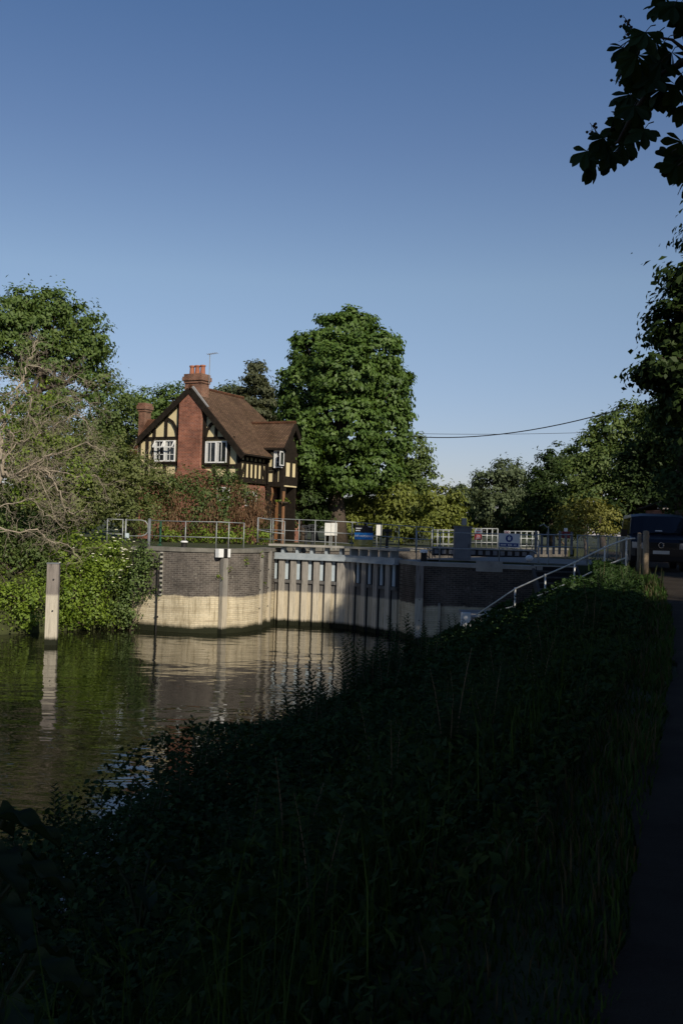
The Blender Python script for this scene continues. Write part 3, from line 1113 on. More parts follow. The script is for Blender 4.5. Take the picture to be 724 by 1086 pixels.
Ys = 38.75
a, b_ = P(528.5, 565.5, Ys), P(550.5, 581, Ys)
c = (a + b_) / 2
t = thing('safety_sign', 'white notice with blue roundel and blue band on the right railing', 'sign', (c.x, Ys, b_.z))
part('board', MB().bb(a.x, b_.x, Ys - .012, Ys + .012, b_.z, a.z), M['whitepaint'], t)
rad = .14
bm = MB()
bm.tube([(c.x, Ys - .013, a.z - .19), (c.x, Ys - .018, a.z - .19)], rad, 24)
part('roundel', bm, M['signnavy'], t)
part('blue_band', MB().bb(a.x + .03, b_.x - .05, Ys - .018, Ys - .0125, b_.z + .03, b_.z + .17), M['signnavy'], t)
fig = MB()                                   # white figure of a wearer in a buoyancy vest
fig.tube([(c.x, Ys - .019, a.z - .105), (c.x, Ys - .022, a.z - .105)], .028, 12)
fig.add([(c.x - .065, Ys - .0205, a.z - .14), (c.x + .065, Ys - .0205, a.z - .14), (c.x + .05, Ys - .0205, a.z - .26), (c.x - .05, Ys - .0205, a.z - .26)], [(0, 1, 2, 3)])
part('figure', fig, M['whitepaint'], t)
prt = MB()
for k in range(11):
    x_ = a.x + .08 + k * .057
    if k not in (4, 8):
        prt.bb(x_, x_ + .04, Ys - .0235, Ys - .0185, b_.z + .07, b_.z + .125)
part('small_print', prt, M['whitepaint'], t)

Ys = 52
a, b_ = P(503, 561.5, Ys), P(510.5, 572.5, Ys)
t = thing('warning_sign', 'small white notice with red lower half on the far railing', 'sign', (a.x, Ys, b_.z))
part('white_panel', MB().bb(a.x, b_.x, Ys - .01, Ys + .01, (a.z * .55 + b_.z * .45), a.z), M['whitepaint'], t)
part('red_panel', MB().bb(a.x, b_.x, Ys - .01, Ys + .01, b_.z, (a.z * .55 + b_.z * .45) - .003), M['signred'], t)
mbk = MB()
w_ = b_.x - a.x
mbk.bb(a.x + w_ * .2, b_.x - w_ * .2, Ys - .016, Ys - .011, a.z - .12, a.z - .08)
mbk.bb(a.x + w_ * .25, b_.x - w_ * .25, Ys - .016, Ys - .011, a.z - .21, a.z - .18)
part('red_print', mbk, M['signred'], t)
mbk = MB()
for k in range(3):
    mbk.bb(a.x + w_ * (.15 + .08 * k), b_.x - w_ * (.15 + .05 * k), Ys - .016, Ys - .011, b_.z + .05 + k * .07, b_.z + .08 + k * .07)
part('white_print', mbk, M['whitepaint'], t)
a, b_ = P(534.5, 562.8, Ys), P(540, 566.5, Ys)
t = thing('prohibition_sign', 'tiny white plate with two red rings above the far railing', 'sign', (a.x, Ys, b_.z))
part('plate', MB().bb(a.x, b_.x, Ys - .01, Ys + .01, b_.z, a.z), M['whitepaint'], t)
cz = (a.z + b_.z) / 2
for k in (.27, .73):
    cx = a.x + (b_.x - a.x) * k
    ring = [(cx + .05 * math.cos(q_), Ys - .014, cz + .05 * math.sin(q_)) for q_ in np.linspace(0, 2 * math.pi, 13)]
    part('ring', MB().tube(ring, .012, 4, caps=False), M['signred'], t)
part('leg', MB().tube([((a.x + b_.x) / 2, Ys + .03, 3.2), ((a.x + b_.x) / 2, Ys + .03, a.z)], .02, 6), M['galv'], t)

# white notice boards behind the gates
for (x0_, y0_, x1_, y1_, Yd, lab) in ((344.5, 554.5, 350.5, 568, 47.5, 'plain white notice panel by chestnut trunk, left of a pair'), (351.2, 554.5, 357.2, 568, 47.6, 'plain white notice panel by chestnut trunk, right of a pair'),
                                      (399, 556.5, 404.5, 568, 47.0, 'narrow white notice board just right of the blue sign')):
    a, b_ = P(x0_, y0_, Yd), P(x1_, y1_, Yd)
    t = thing('notice_board', lab, 'notice board', (a.x, Yd, 3.4), 0, 'white notice boards behind the gates')
    part('panel', MB().bb(a.x, b_.x, Yd - .02, Yd + .02, b_.z, a.z), M['railpaint'], t)
    for xx in (a.x + .04, b_.x - .04):
        part('leg', MB().bb(xx - .02, xx + .02, Yd + .021, Yd + .06, 3.35, a.z - .03), M['galv'], t)
# gate control pedestals
for (px, py0, py1, Yd, lab) in ((324, 577, 557, 46.4, 'dark control pedestal with handwheel behind left gate railing'), (331, 577, 556, 47.0, 'second dark control pedestal behind left gate railing'), (410, 582, 561, 43.8, 'dark control pedestal with flat head right of the blue sign')):
    a, b_ = P(px, py0, Yd), P(px, py1, Yd)
    t = thing('control_pedestal', lab, 'control pedestal', (a.x, Yd, 3.4), 0, 'gate control pedestals')
    part('column', MB().lathe((a.x, Yd, 3.4), [(.16, 0), (.15, .05), (.07, .08), (.06, b_.z - 3.6), (.1, b_.z - 3.52)], 10), M['darkmetal'], t)
    part('head', MB().bb(a.x - .2, a.x + .2, Yd - .12, Yd + .12, b_.z - .118, b_.z), M['darkmetal'], t)
    wl = [(a.x + .17 * math.cos(q_), Yd - .16, b_.z - .2 + .17 * math.sin(q_)) for q_ in np.linspace(0, 2 * math.pi, 15)]
    part('handwheel', MB().tube(wl, .016, 5, caps=False).beam((a.x - .17, Yd - .16, b_.z - .2), (a.x + .17, Yd - .16, b_.z - .2), .02, .02).beam((a.x, Yd - .16, b_.z - .36), (a.x, Yd - .16, b_.z - .04), .02, .02, up=(1, 0, 0)), M['darkmetal'], t)
# grey control cabinet
Yd = 40.6
a, b_ = P(482.5, 559, Yd), P(499, 591, Yd)
t = thing('control_cabinet', 'tall grey control cabinet behind the right railing', 'cabinet', ((a.x + b_.x) / 2, Yd, ZR))
part('body', MB().bb(a.x, b_.x, Yd, Yd + .5, ZR, a.z), M['greysteel'], t)
part('lid', MB().bb(a.x - .03, b_.x + .03, Yd - .03, Yd + .53, a.z + .002, a.z + .05), M['greysteel'], t)
part('door', MB().bb(a.x + .05, b_.x - .05, Yd - .018, Yd - .001, ZR + .12, a.z - .06), M['greysteel'], t)
part('handle', MB().bb(b_.x - .12, b_.x - .09, Yd - .04, Yd - .019, 3.75, 3.9), M['darkmetal'], t)
q0, q1 = P(489.5, 549.5, Yd + .2), P(494.3, 558.5, Yd + .2)
part('top_box', MB().bb(q0.x, q1.x, Yd + .12, Yd + .3, q1.z + .05, q0.z), M['galv'], t)
# pale upstream gate balustrade and kerb stones
for (x0_, y0_, x1_, y1_, Yd, lab, grp) in ((458, 562, 481, 577, 55, 'pale railing of the far gate left of the grey cabinet', 1), (499, 560.5, 527, 577, 56, 'pale railing of the far gate behind the red sign', 1), (540, 563.5, 570, 580, 54, 'pale far railing running right behind the blue roundel sign', 1)):
    a, b_ = P(x0_, y0_, Yd), P(x1_, y1_, Yd)
    nP = max(3, int((x1_ - x0_) / 5.5))
    railing([(a.x, Yd, a.z), (b_.x, Yd, P(x1_, y0_ + .3, Yd).z)], lab, [0, .38, .78], [k / nP for k in range(nP + 1)], r=.035, mat='galv')
t = thing('upper_gate', 'pale slotted top of the upstream lock gate seen under the railings', 'lock gate', tuple(P(520, 586, 52)))
a, b_ = P(458, 575, 52), P(566, 588, 52)
part('beam', MB().bb(a.x, b_.x, 51.9, 52.1, b_.z - .2, a.z - .32), M['darkgap'], t)
for k in range(14):
    x_ = a.x + (b_.x - a.x) * (k + .3) / 14
    part('slat', MB().bb(x_, x_ + .22, 51.84, 51.897, b_.z - .1, a.z - .36), M['greysteel'], t)
part('cap_rail', MB().bb(a.x, b_.x, 51.8, 52.2, a.z - .319, a.z - .22), M['concrete'], t)
# pale buoy / float
q = P(561, 586, 41)
t = thing('float', 'small white mooring float on the paving beside railing end', 'float', (q.x, 41, 3.26))
part('ball', MB().lathe((q.x, 41, 3.26), [(.03, 0), (.12, .04), (.17, .13), (.12, .22), (.03, .26)], 12), M['whitepaint'], t, smooth=True)
part('eye', MB().lathe((q.x, 41, 3.52), [(.03, 0), (.03, .05)], 6), M['darkmetal'], t)

# fence of grey posts on the right lock side (far) with mesh
def slat_fence(px0, px1, py0, py1, Y0, Y1, n_, label, tall=None):
    a = P(px0, py0, Y0)
    t_ = thing('post_fence', label, 'fence', (a.x, Y0, P(px0, py1, Y0).z))
    top = []
    for k in range(n_):
        f_ = k / (n_ - 1)
        Yk = Y0 + (Y1 - Y0) * f_
        u = P(px0 + (px1 - px0) * f_, py0 + (tall[k % len(tall)] if tall else 0), Yk)
        l = P(px0 + (px1 - px0) * f_, py1, Yk)
        part('post', MB().bb(u.x - .05, u.x + .05, Yk - .04, Yk + .04, l.z, u.z), M['greysteel'], t_)
        top.append(Vector((u.x, Yk - .06, P(px0 + (px1 - px0) * f_, py0 + 4, Yk).z)))
    part('top_rail', MB().tube(top, .03, 6), M['galv'], t_)
    part('lower_rail', MB().tube([p - Vector((0, 0, .55)) for p in top], .025, 6), M['galv'], t_)
    return t_


slat_fence(568, 606, 563, 588, 45.5, 44.5, 7, 'grey timber post fence left of the yellow bush', (0, 3, 1, 4))
fm = railing(railpx([(612, 567.5), (640, 568.5), (664, 570)], [40, 38, 36]), 'low grey mesh railing below the yellow bush', [0, .95], [0, .2, .4, .6, .8, 1.0], r=.022)
mm = MB()
p0, p1 = P(612, 567.5, 40), P(664, 570, 36)
for k in range(60):
    q = p0.lerp(p1, k / 59)
    mm.tube([(q.x, q.y + .02, q.z), (q.x, q.y + .02, q.z - .95)], .006, 3, caps=False)
part('mesh_infill', mm, M['galv'], fm)
q0, q1 = P(596, 563.5, 47), P(604, 571, 47)
t = thing('red_box', 'small dark red box with white top on the fence', 'box', (q0.x, 47, q1.z))
part('box_body', MB().bb(q0.x, q1.x, 47, 47.2, q1.z, q0.z), M['darkred'], t)
part('leg', MB().bb((q0.x + q1.x) / 2 - .03, (q0.x + q1.x) / 2 + .03, 47.05, 47.11, 3.2, q1.z - .002), M['postwood'], t)
q2, q3 = P(598.5, 560, 47), P(601.5, 563.3, 47)
part('white_top', MB().bb(q2.x, q3.x, 47.02, 47.18, q0.z + .002, q2.z), M['whitepaint'], t)
# two wooden posts by the van
for (px, py, w, Yd, lab) in ((677.6, 565.5, .065, 30.6, 'thinner wooden post at the top of the handrail'), (684.6, 563, .095, 30.2, 'thicker wooden post in front of the blue van')):
    a = P(px, py, Yd)
    z0 = float(path_z(Yd)) - .15
    t = thing('wooden_post', lab, 'post', (a.x, Yd, z0), 0, 'wooden posts beside the towpath')
    part('shaft', MB().tube([(a.x, Yd, z0), (a.x + .01, Yd, (z0 + a.z) / 2), (a.x, Yd, a.z - .03)], [w, w * .98, w * .95], 10), M['postwood'], t, smooth=True)
    part('cap', MB().lathe((a.x, Yd, a.z - .03), [(w * .95, 0), (w * .8, .03), (w * .2, .045)], 10), M['postwood'], t)

# mooring pile in the river
bot, top_ = W(53.5, 684), P(55.5, 598, W(53.5, 684).y)
t = thing('mooring_pile', 'square timber mooring pile standing in the river with pale lower half', 'pile', (bot.x, bot.y, 0))
pw = .41
rzp = R(8)
part('shaft', MB().box((bot.x, bot.y + .1, (top_.z - 2) / 2), (pw, .34, top_.z + 2), rz=rzp), M['pilewood'], t)
part('cap_plate', MB().box((bot.x, bot.y + .1, top_.z + .02), (pw + .03, .37, .04), rz=rzp), M['greysteel'], t)
for z in (1.2, 2.3):
    part('bolt', MB().tube([(bot.x + .06, bot.y - .04, z), (bot.x + .06, bot.y - .10, z)], .03, 6), M['darkmetal'], t)

# ------------------------------------------------------------------ the lock-keeper's house (local: x along the gable, y into depth)
ZG = 3.6
HX, HY, HYAW = -8.89, 58.0, -math.atan2(.456, .89)
house = thing('lock_house', 'half-timbered red brick house with brown tiled roof behind the hedge', 'house', (HX, HY, ZG), HYAW)


def hp(name, mb, mat, parent=None, smooth=False):
    return part(name, mb, M[mat] if isinstance(mat, str) else mat, parent or house, world=False, smooth=smooth)


AP = 12.3 - ZG
EL, ER = (-4.14, 9.02 - ZG), (3.84, 8.4 - ZG)
sl = (AP - EL[1]) / 4.14
sr = (AP - ER[1]) / 3.84


def roofz(x):
    return AP - (sl * -x if x < 0 else sr * x)


F1 = 3.25
hp('ground_floor_wall', MB().bb(-3.75, 3.35, .12, 7.2, -.3, F1 - .1), 'brick_house')
hp('upper_wall', MB().extr([(-3.8, 0, F1), (3.4, 0, F1), (3.4, 0, roofz(3.4) - .1), (0, 0, AP - .1), (-3.8, 0, roofz(-3.8) - .1)], (0, 5.0, 0)).bb(-3.79, 3.39, 5.001, 7.2, F1, 4.9), 'render')
# chimney breast on the gable
hp('chimney_breast', MB().extr([(-.9, -.28, -.3), (1.68, -.28, -.3), (1.68, -.28, 3.75), (.86, -.28, 4.05), (.86, -.28, roofz(.86) - .16), (0.0, -.28, AP - .16), (-.70, -.28, roofz(-.70) - .16), (-.70, -.28, 3.95), (-.9, -.28, 3.7)], (0, .26, 0)), 'brick_house')
# roof
RY0, RY1 = -.24, 5.4
roof = MB()
th = Vector((0, 0, .13))
roof.extr([(0, RY0, AP), (ER[0], RY0, ER[1]), (ER[0], 7.4, ER[1]), (0, RY1, AP)], th)
roof.extr([(0, RY0, AP), (0, RY1, AP), (EL[0], 7.4, EL[1]), (EL[0], RY0, EL[1])], th)
roof.extr([(0, RY1, AP), (ER[0], 7.4, ER[1]), (EL[0], 7.4, EL[1])], th)
hroof = hp('roof', roof, 'tiles')
hp('ridge_tiles', MB().tube([(0, RY0 - .02, AP + .12), (0, RY1, AP + .12)], .11, 8), 'tiles_red', hroof)
bg = MB()
bg.beam((0.05, RY0 - .06, AP - .16), (ER[0], RY0 - .06, ER[1] - .16), .07, .34, up=(0, 0, 1))
bg.beam((-.05, RY0 - .061, AP - .16), (EL[0], RY0 - .061, EL[1] - .16), .07, .34, up=(0, 0, 1))
hp('barge_board', bg, 'timber', hroof)
hp('verge_flashing', MB().beam((0.15, RY0 + .05, AP - .0 + .06), (ER[0] * .33, RY0 + .05, roofz(ER[0] * .33) + .1), .12, .12), 'lead', hroof)
gt = MB()
gt.beam((ER[0] + .04, RY0, ER[1] + .0), (ER[0] + .04, 2.7, ER[1]), .10, .10)
hp('gutter', gt, 'timber', hroof)
# gable timber framing
tf = MB()
yt = -.045


def stud(x0, z0, x1, z1, w=.17, y=yt, d=.09):
    tf.beam((x0, y, z0), (x1, y, z1), d, w, up=(0, 0, 1) if abs(x1 - x0) > abs(z1 - z0) else (1, 0, 0))


def brace(pts, w=.16, y=yt - .003):
    for a, b_ in zip(pts[:-1], pts[1:]):
        tf.beam((a[0], y, a[1]), (b_[0], y, b_[1]), .08, w, up=(0, 0, 1) if abs(a[0] - b_[0]) > abs(a[1] - b_[1]) else (1, 0, 0))


stud(-3.8, F1 + .14, 3.4, F1 + .14, .30)
stud(-3.75, 5.80, -.78, 5.80, .17)
stud(.95, 5.74, 3.05, 5.74, .17)
stud(-3.75, 4.28, -.78, 4.28, .16)
stud(.9, 4.16, 3.3, 4.16, .18)
for (x, z0, z1) in ((-3.7, F1, 5.5), (-3.12, F1, 6.0), (-2.68, F1, 5.8), (-1.78, F1, 4.28), (-1.78, 5.8, 7.05), (-2.62, 5.8, 6.4), (1.72, F1, 4.16), (2.68, F1, 5.74), (3.33, F1, 5.1), (1.78, 5.74, 6.8), (2.6, 5.74, 5.95)):
    stud(x, z0, x, z1, .16)
for x, z1 in ((-.82, roofz(-.82)), (.97, roofz(.97))):
    stud(x, F1 + .3, x, z1 - .25, .22)
brace([(-.92, 5.85), (-1.05, 6.35), (-1.32, 6.75), (-1.78, 7.0)])
brace([(1.05, 5.8), (1.15, 6.2), (1.4, 6.55), (1.78, 6.75)])
# right side wall framing (plane x = 3.4)
xs = 3.445


def sstud(y0, z0, y1, z1, w=.14):
    tf.beam((xs, y0, z0), (xs, y1, z1), .09, w, up=(0, 0, 1) if abs(y1 - y0) > abs(z1 - z0) else (0, 1, 0))


sstud(0, F1 + .14, 2.9, F1 + .14, .30)
sstud(0, 4.45, 2.9, 4.45, .13)
sstud(0, 4.75, 2.9, 4.75, .10)
for y in (.06, .55, 1.0, 1.45, 1.9, 2.35, 2.8):
    sstud(y, F1 + .2, y, 4.8, .16 if y in (.06, 2.8) else .12)
for a_, b2 in (((.15, 3.5), (.5, 4.35)), ((2.7, 3.5), (2.4, 4.35))):
    tf.beam((xs + .004, a_[0], a_[1]), (xs + .004, b2[0], b2[1]), .08, .12, up=(0, 1, 0))
# wing
WX, WY0, WY1, WZ = 4.6, 2.9, 4.5, 5.15
hp('timber_framing', tf, 'timber')
tf = MB()
tf.bb(3.41, WX + .05, WY0 - .06, WY0 + .05, F1 - .12, F1 + .16)
for x in (3.50, 4.02, 4.55):
    tf.bb(x - .10, x + .10, WY0 - .055, WY0 + .05, F1 + .16, WZ)
for x in (4.2, 4.38):
    tf.bb(x - .035, x + .035, WY0 - .05, WY0 + .05, F1 + .16, 4.15)
tf.bb(3.5, 4.55, WY0 - .052, WY0 + .05, 4.12, 4.30)
tf.bb(3.5, 4.0, WY0 - .048, WY0 + .05, 3.95, 4.06)
tf2 = MB()
for y in (WY0 + .1, 3.75, WY1 - .1):
    tf2.bb(WX - .04, WX + .045, y - .12, y + .12, F1, WZ)
tf2.bb(WX - .03, WX + .04, WY0, WY1, F1, F1 + .5)
tf2.bb(WX - .03, WX + .042, WY0, WY1, 4.6, 5.3)
tf.v += []
hp('wing_framing', tf, 'timber')
tf2.extr([(WX + .004, WY0 + .02, WZ + .15), (WX + .004, WY1 - .02, WZ + .15), (WX + .004, 3.75, 6.38)], (.03, 0, 0))
hp('end_framing', tf2, 'timber')
wing = hp('wing_wall', MB().bb(3.402, WX, WY0, WY1, F1 - .1, WZ).extr([(WX - .1, WY0, WZ), (WX - .1, WY1, WZ), (WX - .1, 3.75, 6.4)], (.1, 0, 0)), 'render')
wr = MB()
RZ, EZ = 10.5 - ZG, 8.95 - ZG
wr.extr([(.9, 3.75, RZ), (WX + .22, 3.75, RZ), (WX + .22, 2.62, EZ), (2.9, 2.62, EZ)], (0, 0, .12))
wr.extr([(.9, 3.75, RZ), (WX + .22, 3.75, RZ), (WX + .22, 4.85, EZ), (2.9, 4.85, EZ)], (0, 0, .12))
wroof = hp('wing_roof', wr, 'tiles')
hp('ridge_tiles', MB().tube([(.9, 3.75, RZ + .1), (WX + .24, 3.75, RZ + .1)], .10, 8), 'tiles_red', wroof)
bg = MB()
bg.beam((WX + .25, 3.75, RZ - .1), (WX + .25, 2.6, EZ - .1), .06, .3)
bg.beam((WX + .251, 3.75, RZ - .1), (WX + .251, 4.86, EZ - .1), .06, .3)
bg.beam((3.0, 2.58, EZ - .02), (WX + .2, 2.58, EZ - .02), .1, .12)
hp('barge_board', bg, 'timber', wroof)
hp('downpipe', MB().tube([(3.72, 2.78, EZ - .1), (3.60, 2.80, EZ - .45), (3.60, 2.80, F1)], .045, 6), 'timber')
for x in (3.62, WX - .02):
    hp('porch_post', MB().bb(x - .13, x + .13, WY0 - .05, WY0 + .2, -.2, F1 - .123), 'timber')
pb = MB()
pb.bb(4.3, 4.42, WY0, WY0 + .1, 2.2, F1 - .125)
hp('porch_back_wall', MB().bb(3.355, WX, 4.3, 4.45, -.3, F1 - .11), 'timber')  # black material stands in for the deep shade inside the porch
dr = hp('front_door', MB().bb(3.36, 3.43, 3.2, 4.15, -.1, 2.1).bb(3.42, 3.52, 3.1, 3.2, -.1, 2.35).bb(3.42, 3.52, 4.15, 4.25, -.1, 2.35).bb(3.42, 3.50, 3.2, 4.15, 2.15, 2.35), 'oak')
hp('handle', MB().bb(3.432, 3.47, 3.95, 4.02, .95, 1.1), 'darkmetal', dr)
# oak gallows bracket of the porch
hp('porch_brace', MB().tube([(3.8, WY0 + .06, F1 - .14), (3.86, WY0 + .06, 2.7), (3.76, WY0 + .06, 2.3)], .07, 6), 'oak')
# left wing with chimney
hp('left_wing_wall', MB().bb(-5.775, -3.803, 1.7, 4.9, -.3, 5.0).extr([(-5.775, 1.7, 5.0), (-5.775, 4.9, 5.0), (-5.775, 3.3, 7.0)], (.12, 0, 0)), 'brick_house')
lr = MB()
lr.extr([(-5.77, 3.3, 7.25), (-.6, 3.3, 7.25), (-3.4, 1.5, 5.0), (-5.77, 1.5, 5.0)], (0, 0, .12))
lr.extr([(-5.77, 3.3, 7.25), (-.6, 3.3, 7.25), (-3.4, 5.1, 5.0), (-5.77, 5.1, 5.0)], (0, 0, .12))
lroof = hp('left_wing_roof', lr, 'tiles_red')


def chimney(x0, x1, y0, y1, z0, z1, pots, label=None):
    c_ = hp('chimney', MB().bb(x0, x1, y0, y1, z0, z1 - .55), 'brick_chim')
    m_ = MB()
    m_.bb(x0 - .05, x1 + .05, y0 - .05, y1 + .05, z1 - .548, z1 - .40)
    m_.bb(x0 - .11, x1 + .11, y0 - .11, y1 + .11, z1 - .398, z1 - .16)
    m_.bb(x0 - .05, x1 + .05, y0 - .05, y1 + .05, z1 - .158, z1)
    hp('corbel', m_, 'brick_chim', c_)
    for px_ in pots:
        hp('chimney_pot', MB().lathe((px_, (y0 + y1) / 2, z1 + .002), [(.17, 0), (.15, .06), (.13, .42), (.165, .46), (.165, .54), (.12, .55)], 12), 'terracotta', c_)
    return c_


ch = chimney(-.56, .60, .0, .80, 7.6, 13.15 - ZG, (-.36, .02, .40))
am = MB()
am.tube([(.80, .5, 9.0), (.80, .5, 10.75)], .02, 6)
am.tube([(.62, .5, 10.72), (1.35, .45, 10.78)], .015, 5)
for k in range(5):
    am.tube([(.7 + k * .14, .28, 10.73 + k * .01), (.7 + k * .14, .70, 10.73 + k * .01)], .01, 4)
hp('aerial', am, 'lead', ch)
chimney(-6.25, -5.78, 2.95, 3.6, -.3, 12.0 - ZG, ())


def hwindow(x0, x1, z0, z1, y, lights=2, glaz=(2, 3), open_top=False):
    fr = MB()
    fw = .07
    fr.bb(x0, x1, y - .06, y, z0, z0 + fw)
    fr.bb(x0, x1, y - .06, y, z1 - fw, z1)
    lw = (x1 - x0) / lights
    for k in range(lights + 1):
        xx = min(max(x0 + k * lw, x0 + fw / 2), x1 - fw / 2)
        fr.bb(xx - fw / 2 - .02 * (0 < k < lights), xx + fw / 2 + .02 * (0 < k < lights), y - .058, y, z0 + fw, z1 - fw)
    for k in range(lights):
        for j in range(1, glaz[0]):
            xx = x0 + k * lw + lw * j / glaz[0]
            fr.bb(xx - .015, xx + .015, y - .045, y, z0 + fw, z1 - fw)
        for j in range(1, glaz[1]):
            zz = z0 + (z1 - z0) * j / glaz[1]
            fr.bb(x0 + k * lw + fw, x0 + (k + 1) * lw - fw, y - .043, y, zz - .014, zz + .014)
    w_ = hp('window', fr, 'whitepaint')
    hp('pane', MB().bb(x0 + .03, x1 - .03, y - .025, y - .005, z0 + .03, z1 - .03), 'glass', w_)
    for k in range(lights):
        a_ = x0 + k * lw + .08
        hp('curtain', MB().bb(a_, a_ + lw * .16, y - .032, y - .027, z0 + .08, z1 - .08), 'curtain', w_)
    if open_top:
        s_ = MB()
        for k in range(lights):
            a_ = x0 + k * lw + .07
            b2 = x0 + (k + 1) * lw - .05
            zt_, zb = z1 - .03, z1 - .40
            for (q0_, q1_) in (((a_, y - .07, zt_), (b2, y - .07, zt_)), ((a_, y - .30, zb), (b2, y - .30, zb)), ((a_, y - .07, zt_), (a_, y - .30, zb)), ((b2, y - .07, zt_), (b2, y - .30, zb))):
                s_.beam(q0_, q1_, .05, .05)
        hp('open_fanlight', s_, 'whitepaint', w_)
    return w_


hwindow(-2.56, -1.04, 4.42, 5.66, -.05, 2, (2, 3), True)
hwindow(1.10, 2.58, 4.32, 5.56, -.05, 2, (2, 1))
ca = MB()
ca.bb(1.0, 2.68, -.13, -.01, 4.20, 4.30)
ca.bb(-2.66, -.94, -.13, -.01, 4.30, 4.40)
hp('window_sill', ca, 'timber')
# wing window facing front and its open casement
hwindow(4.02, 4.58, 4.22, 5.26, WY0 - .12, 1, (3, 3))
hp('window_box', MB().bb(4.04, 4.57, WY0 - .118, WY0 + .04, 4.24, 5.24), 'whitepaint')
cs = MB()
for z_ in (4.34, 5.12):
    cs.bb(4.64, 4.68, WY0 - .55, WY0 - .1, z_, z_ + .05)
for y_ in (WY0 - .55, WY0 - .15):
    cs.bb(4.64, 4.68, y_, y_ + .05, 4.39, 5.12)
cs = hp('casement', cs, 'whitepaint')
hp('pane', MB().bb(4.655, 4.665, WY0 - .5, WY0 - .15, 4.39, 5.12), 'glass', cs)
# ground floor side window
gw = MB()
gw.bb(3.36, 3.42, .75, 1.95, 1.9, 2.75)
gwo = hp('window', gw, 'whitepaint')
hp('pane', MB().bb(3.421, 3.43, .82, 1.3, 1.97, 2.68).bb(3.421, 3.43, 1.36, 1.88, 1.97, 2.68), 'curtain', gwo)
hwindow(1.85, 2.75, 2.15, 2.95, .11, 2, (1, 2))

# wooden bird-table style post with hanging basket by the porch
q = P(300, 545, 55.5)
t = thing('flower_post', 'brown wooden post carrying a planted flower basket by the porch', 'flower post', (q.x, 55.5, 3.5))
part('shaft', MB().tube([(q.x, 55.5, 3.4), (q.x, 55.5, P(300, 521, 55.5).z)], .09, 8), M['oak'], t)
zb = P(300, 533, 55.5).z
part('basket', MB().lathe((q.x, 55.38, zb - .15), [(.08, 0), (.28, .12), (.33, .2)], 10), M['bark'], t)
foliage('flowers', [((q.x, 55.4, zb + .12), (.42, .3, .2))], LEAF['bright'], t, (q.x, 55.5, 3.5), leaf=.12, per_m2=9, per_clump=12, crad=.14)
# small steel framed steps left behind railing
# ------------------------------------------------------------------ van
VX = P(700, 600, 32.6).x
VZ = float(path_z(32)) + .03
vhead = math.atan2(-.98, -.20)                    # forward direction
van = thing('van', 'dark blue van parked facing the camera on the towpath', 'van', (VX, 32.6, VZ), vhead + math.pi / 2)
# local: front faces -Y, x across, origin under the front bumper
hw = .95
# side profile (y back from front, z)
prof = [(0.0, .32), (-.02, .50), (0.0, .95), (.10, 1.06), (.75, 1.20), (1.35, 1.84), (1.65, 1.93), (4.7, 1.95), (4.95, 1.80), (5.0, .9), (5.0, .34)]
vm = MB()
secs = [(-hw + .12, .93, .0), (-hw + .02, .97, .03), (-hw, 1.0, .06), (hw, 1.0, .06), (hw - .02, .97, .03), (hw - .12, .93, .0)]


def sect(x, k):
    """profile at width x; the upper body leans in"""
    return [(x * (1 - .12 * max(0, (z - 1.05)) / .9), y, z) for (y, z) in prof]


rows_ = []
for x in (-hw, -hw * .96, -hw * .6, 0, hw * .6, hw * .96, hw):
    e = 1 if abs(x) >= hw * .999 else 0
    r_ = []
    for (y, z) in prof:
        curve = .10 * (abs(x) / hw) ** 3
        yy = y + (curve if y < .8 else (curve * .5 if y < 2 else 0))
        zz = z - (.05 * (abs(x) / hw) ** 6 if z > 1.0 else 0)
        r_.append((x * (1 - .12 * max(0, (z - 1.05)) / .9), yy, zz))
    rows_.append(r_)
npf = len(prof)
vv = [p for r_ in rows_ for p in r_]
ff = []
for i in range(len(rows_) - 1):
    for k in range(npf):
        ff.append((i * npf + k, i * npf + (k + 1) % npf, (i + 1) * npf + (k + 1) % npf, (i + 1) * npf + k))
ff.append(tuple(range(npf)))
ff.append(tuple((len(rows_) - 1) * npf + k for k in range(npf - 1, -1, -1)))
vm.add(vv, ff)
body = hp('body', vm, 'vanpaint', van)


def vx(x, z):
    return x * (1 - .12 * max(0, (z - 1.05)) / .9)


def screen_pt(x, s, off=.012):
    y0, z0, y1, z1 = .75, 1.20, 1.35, 1.84
    y = y0 + (y1 - y0) * s
    z = z0 + (z1 - z0) * s
    c_ = .10 * (abs(x) / hw) ** 3
    return (vx(x, z), y + (c_ if y < .8 else c_ * .5 + c_ * .5 * (1 - s)) - off, z + off - .05 * (abs(x) / hw) ** 6)


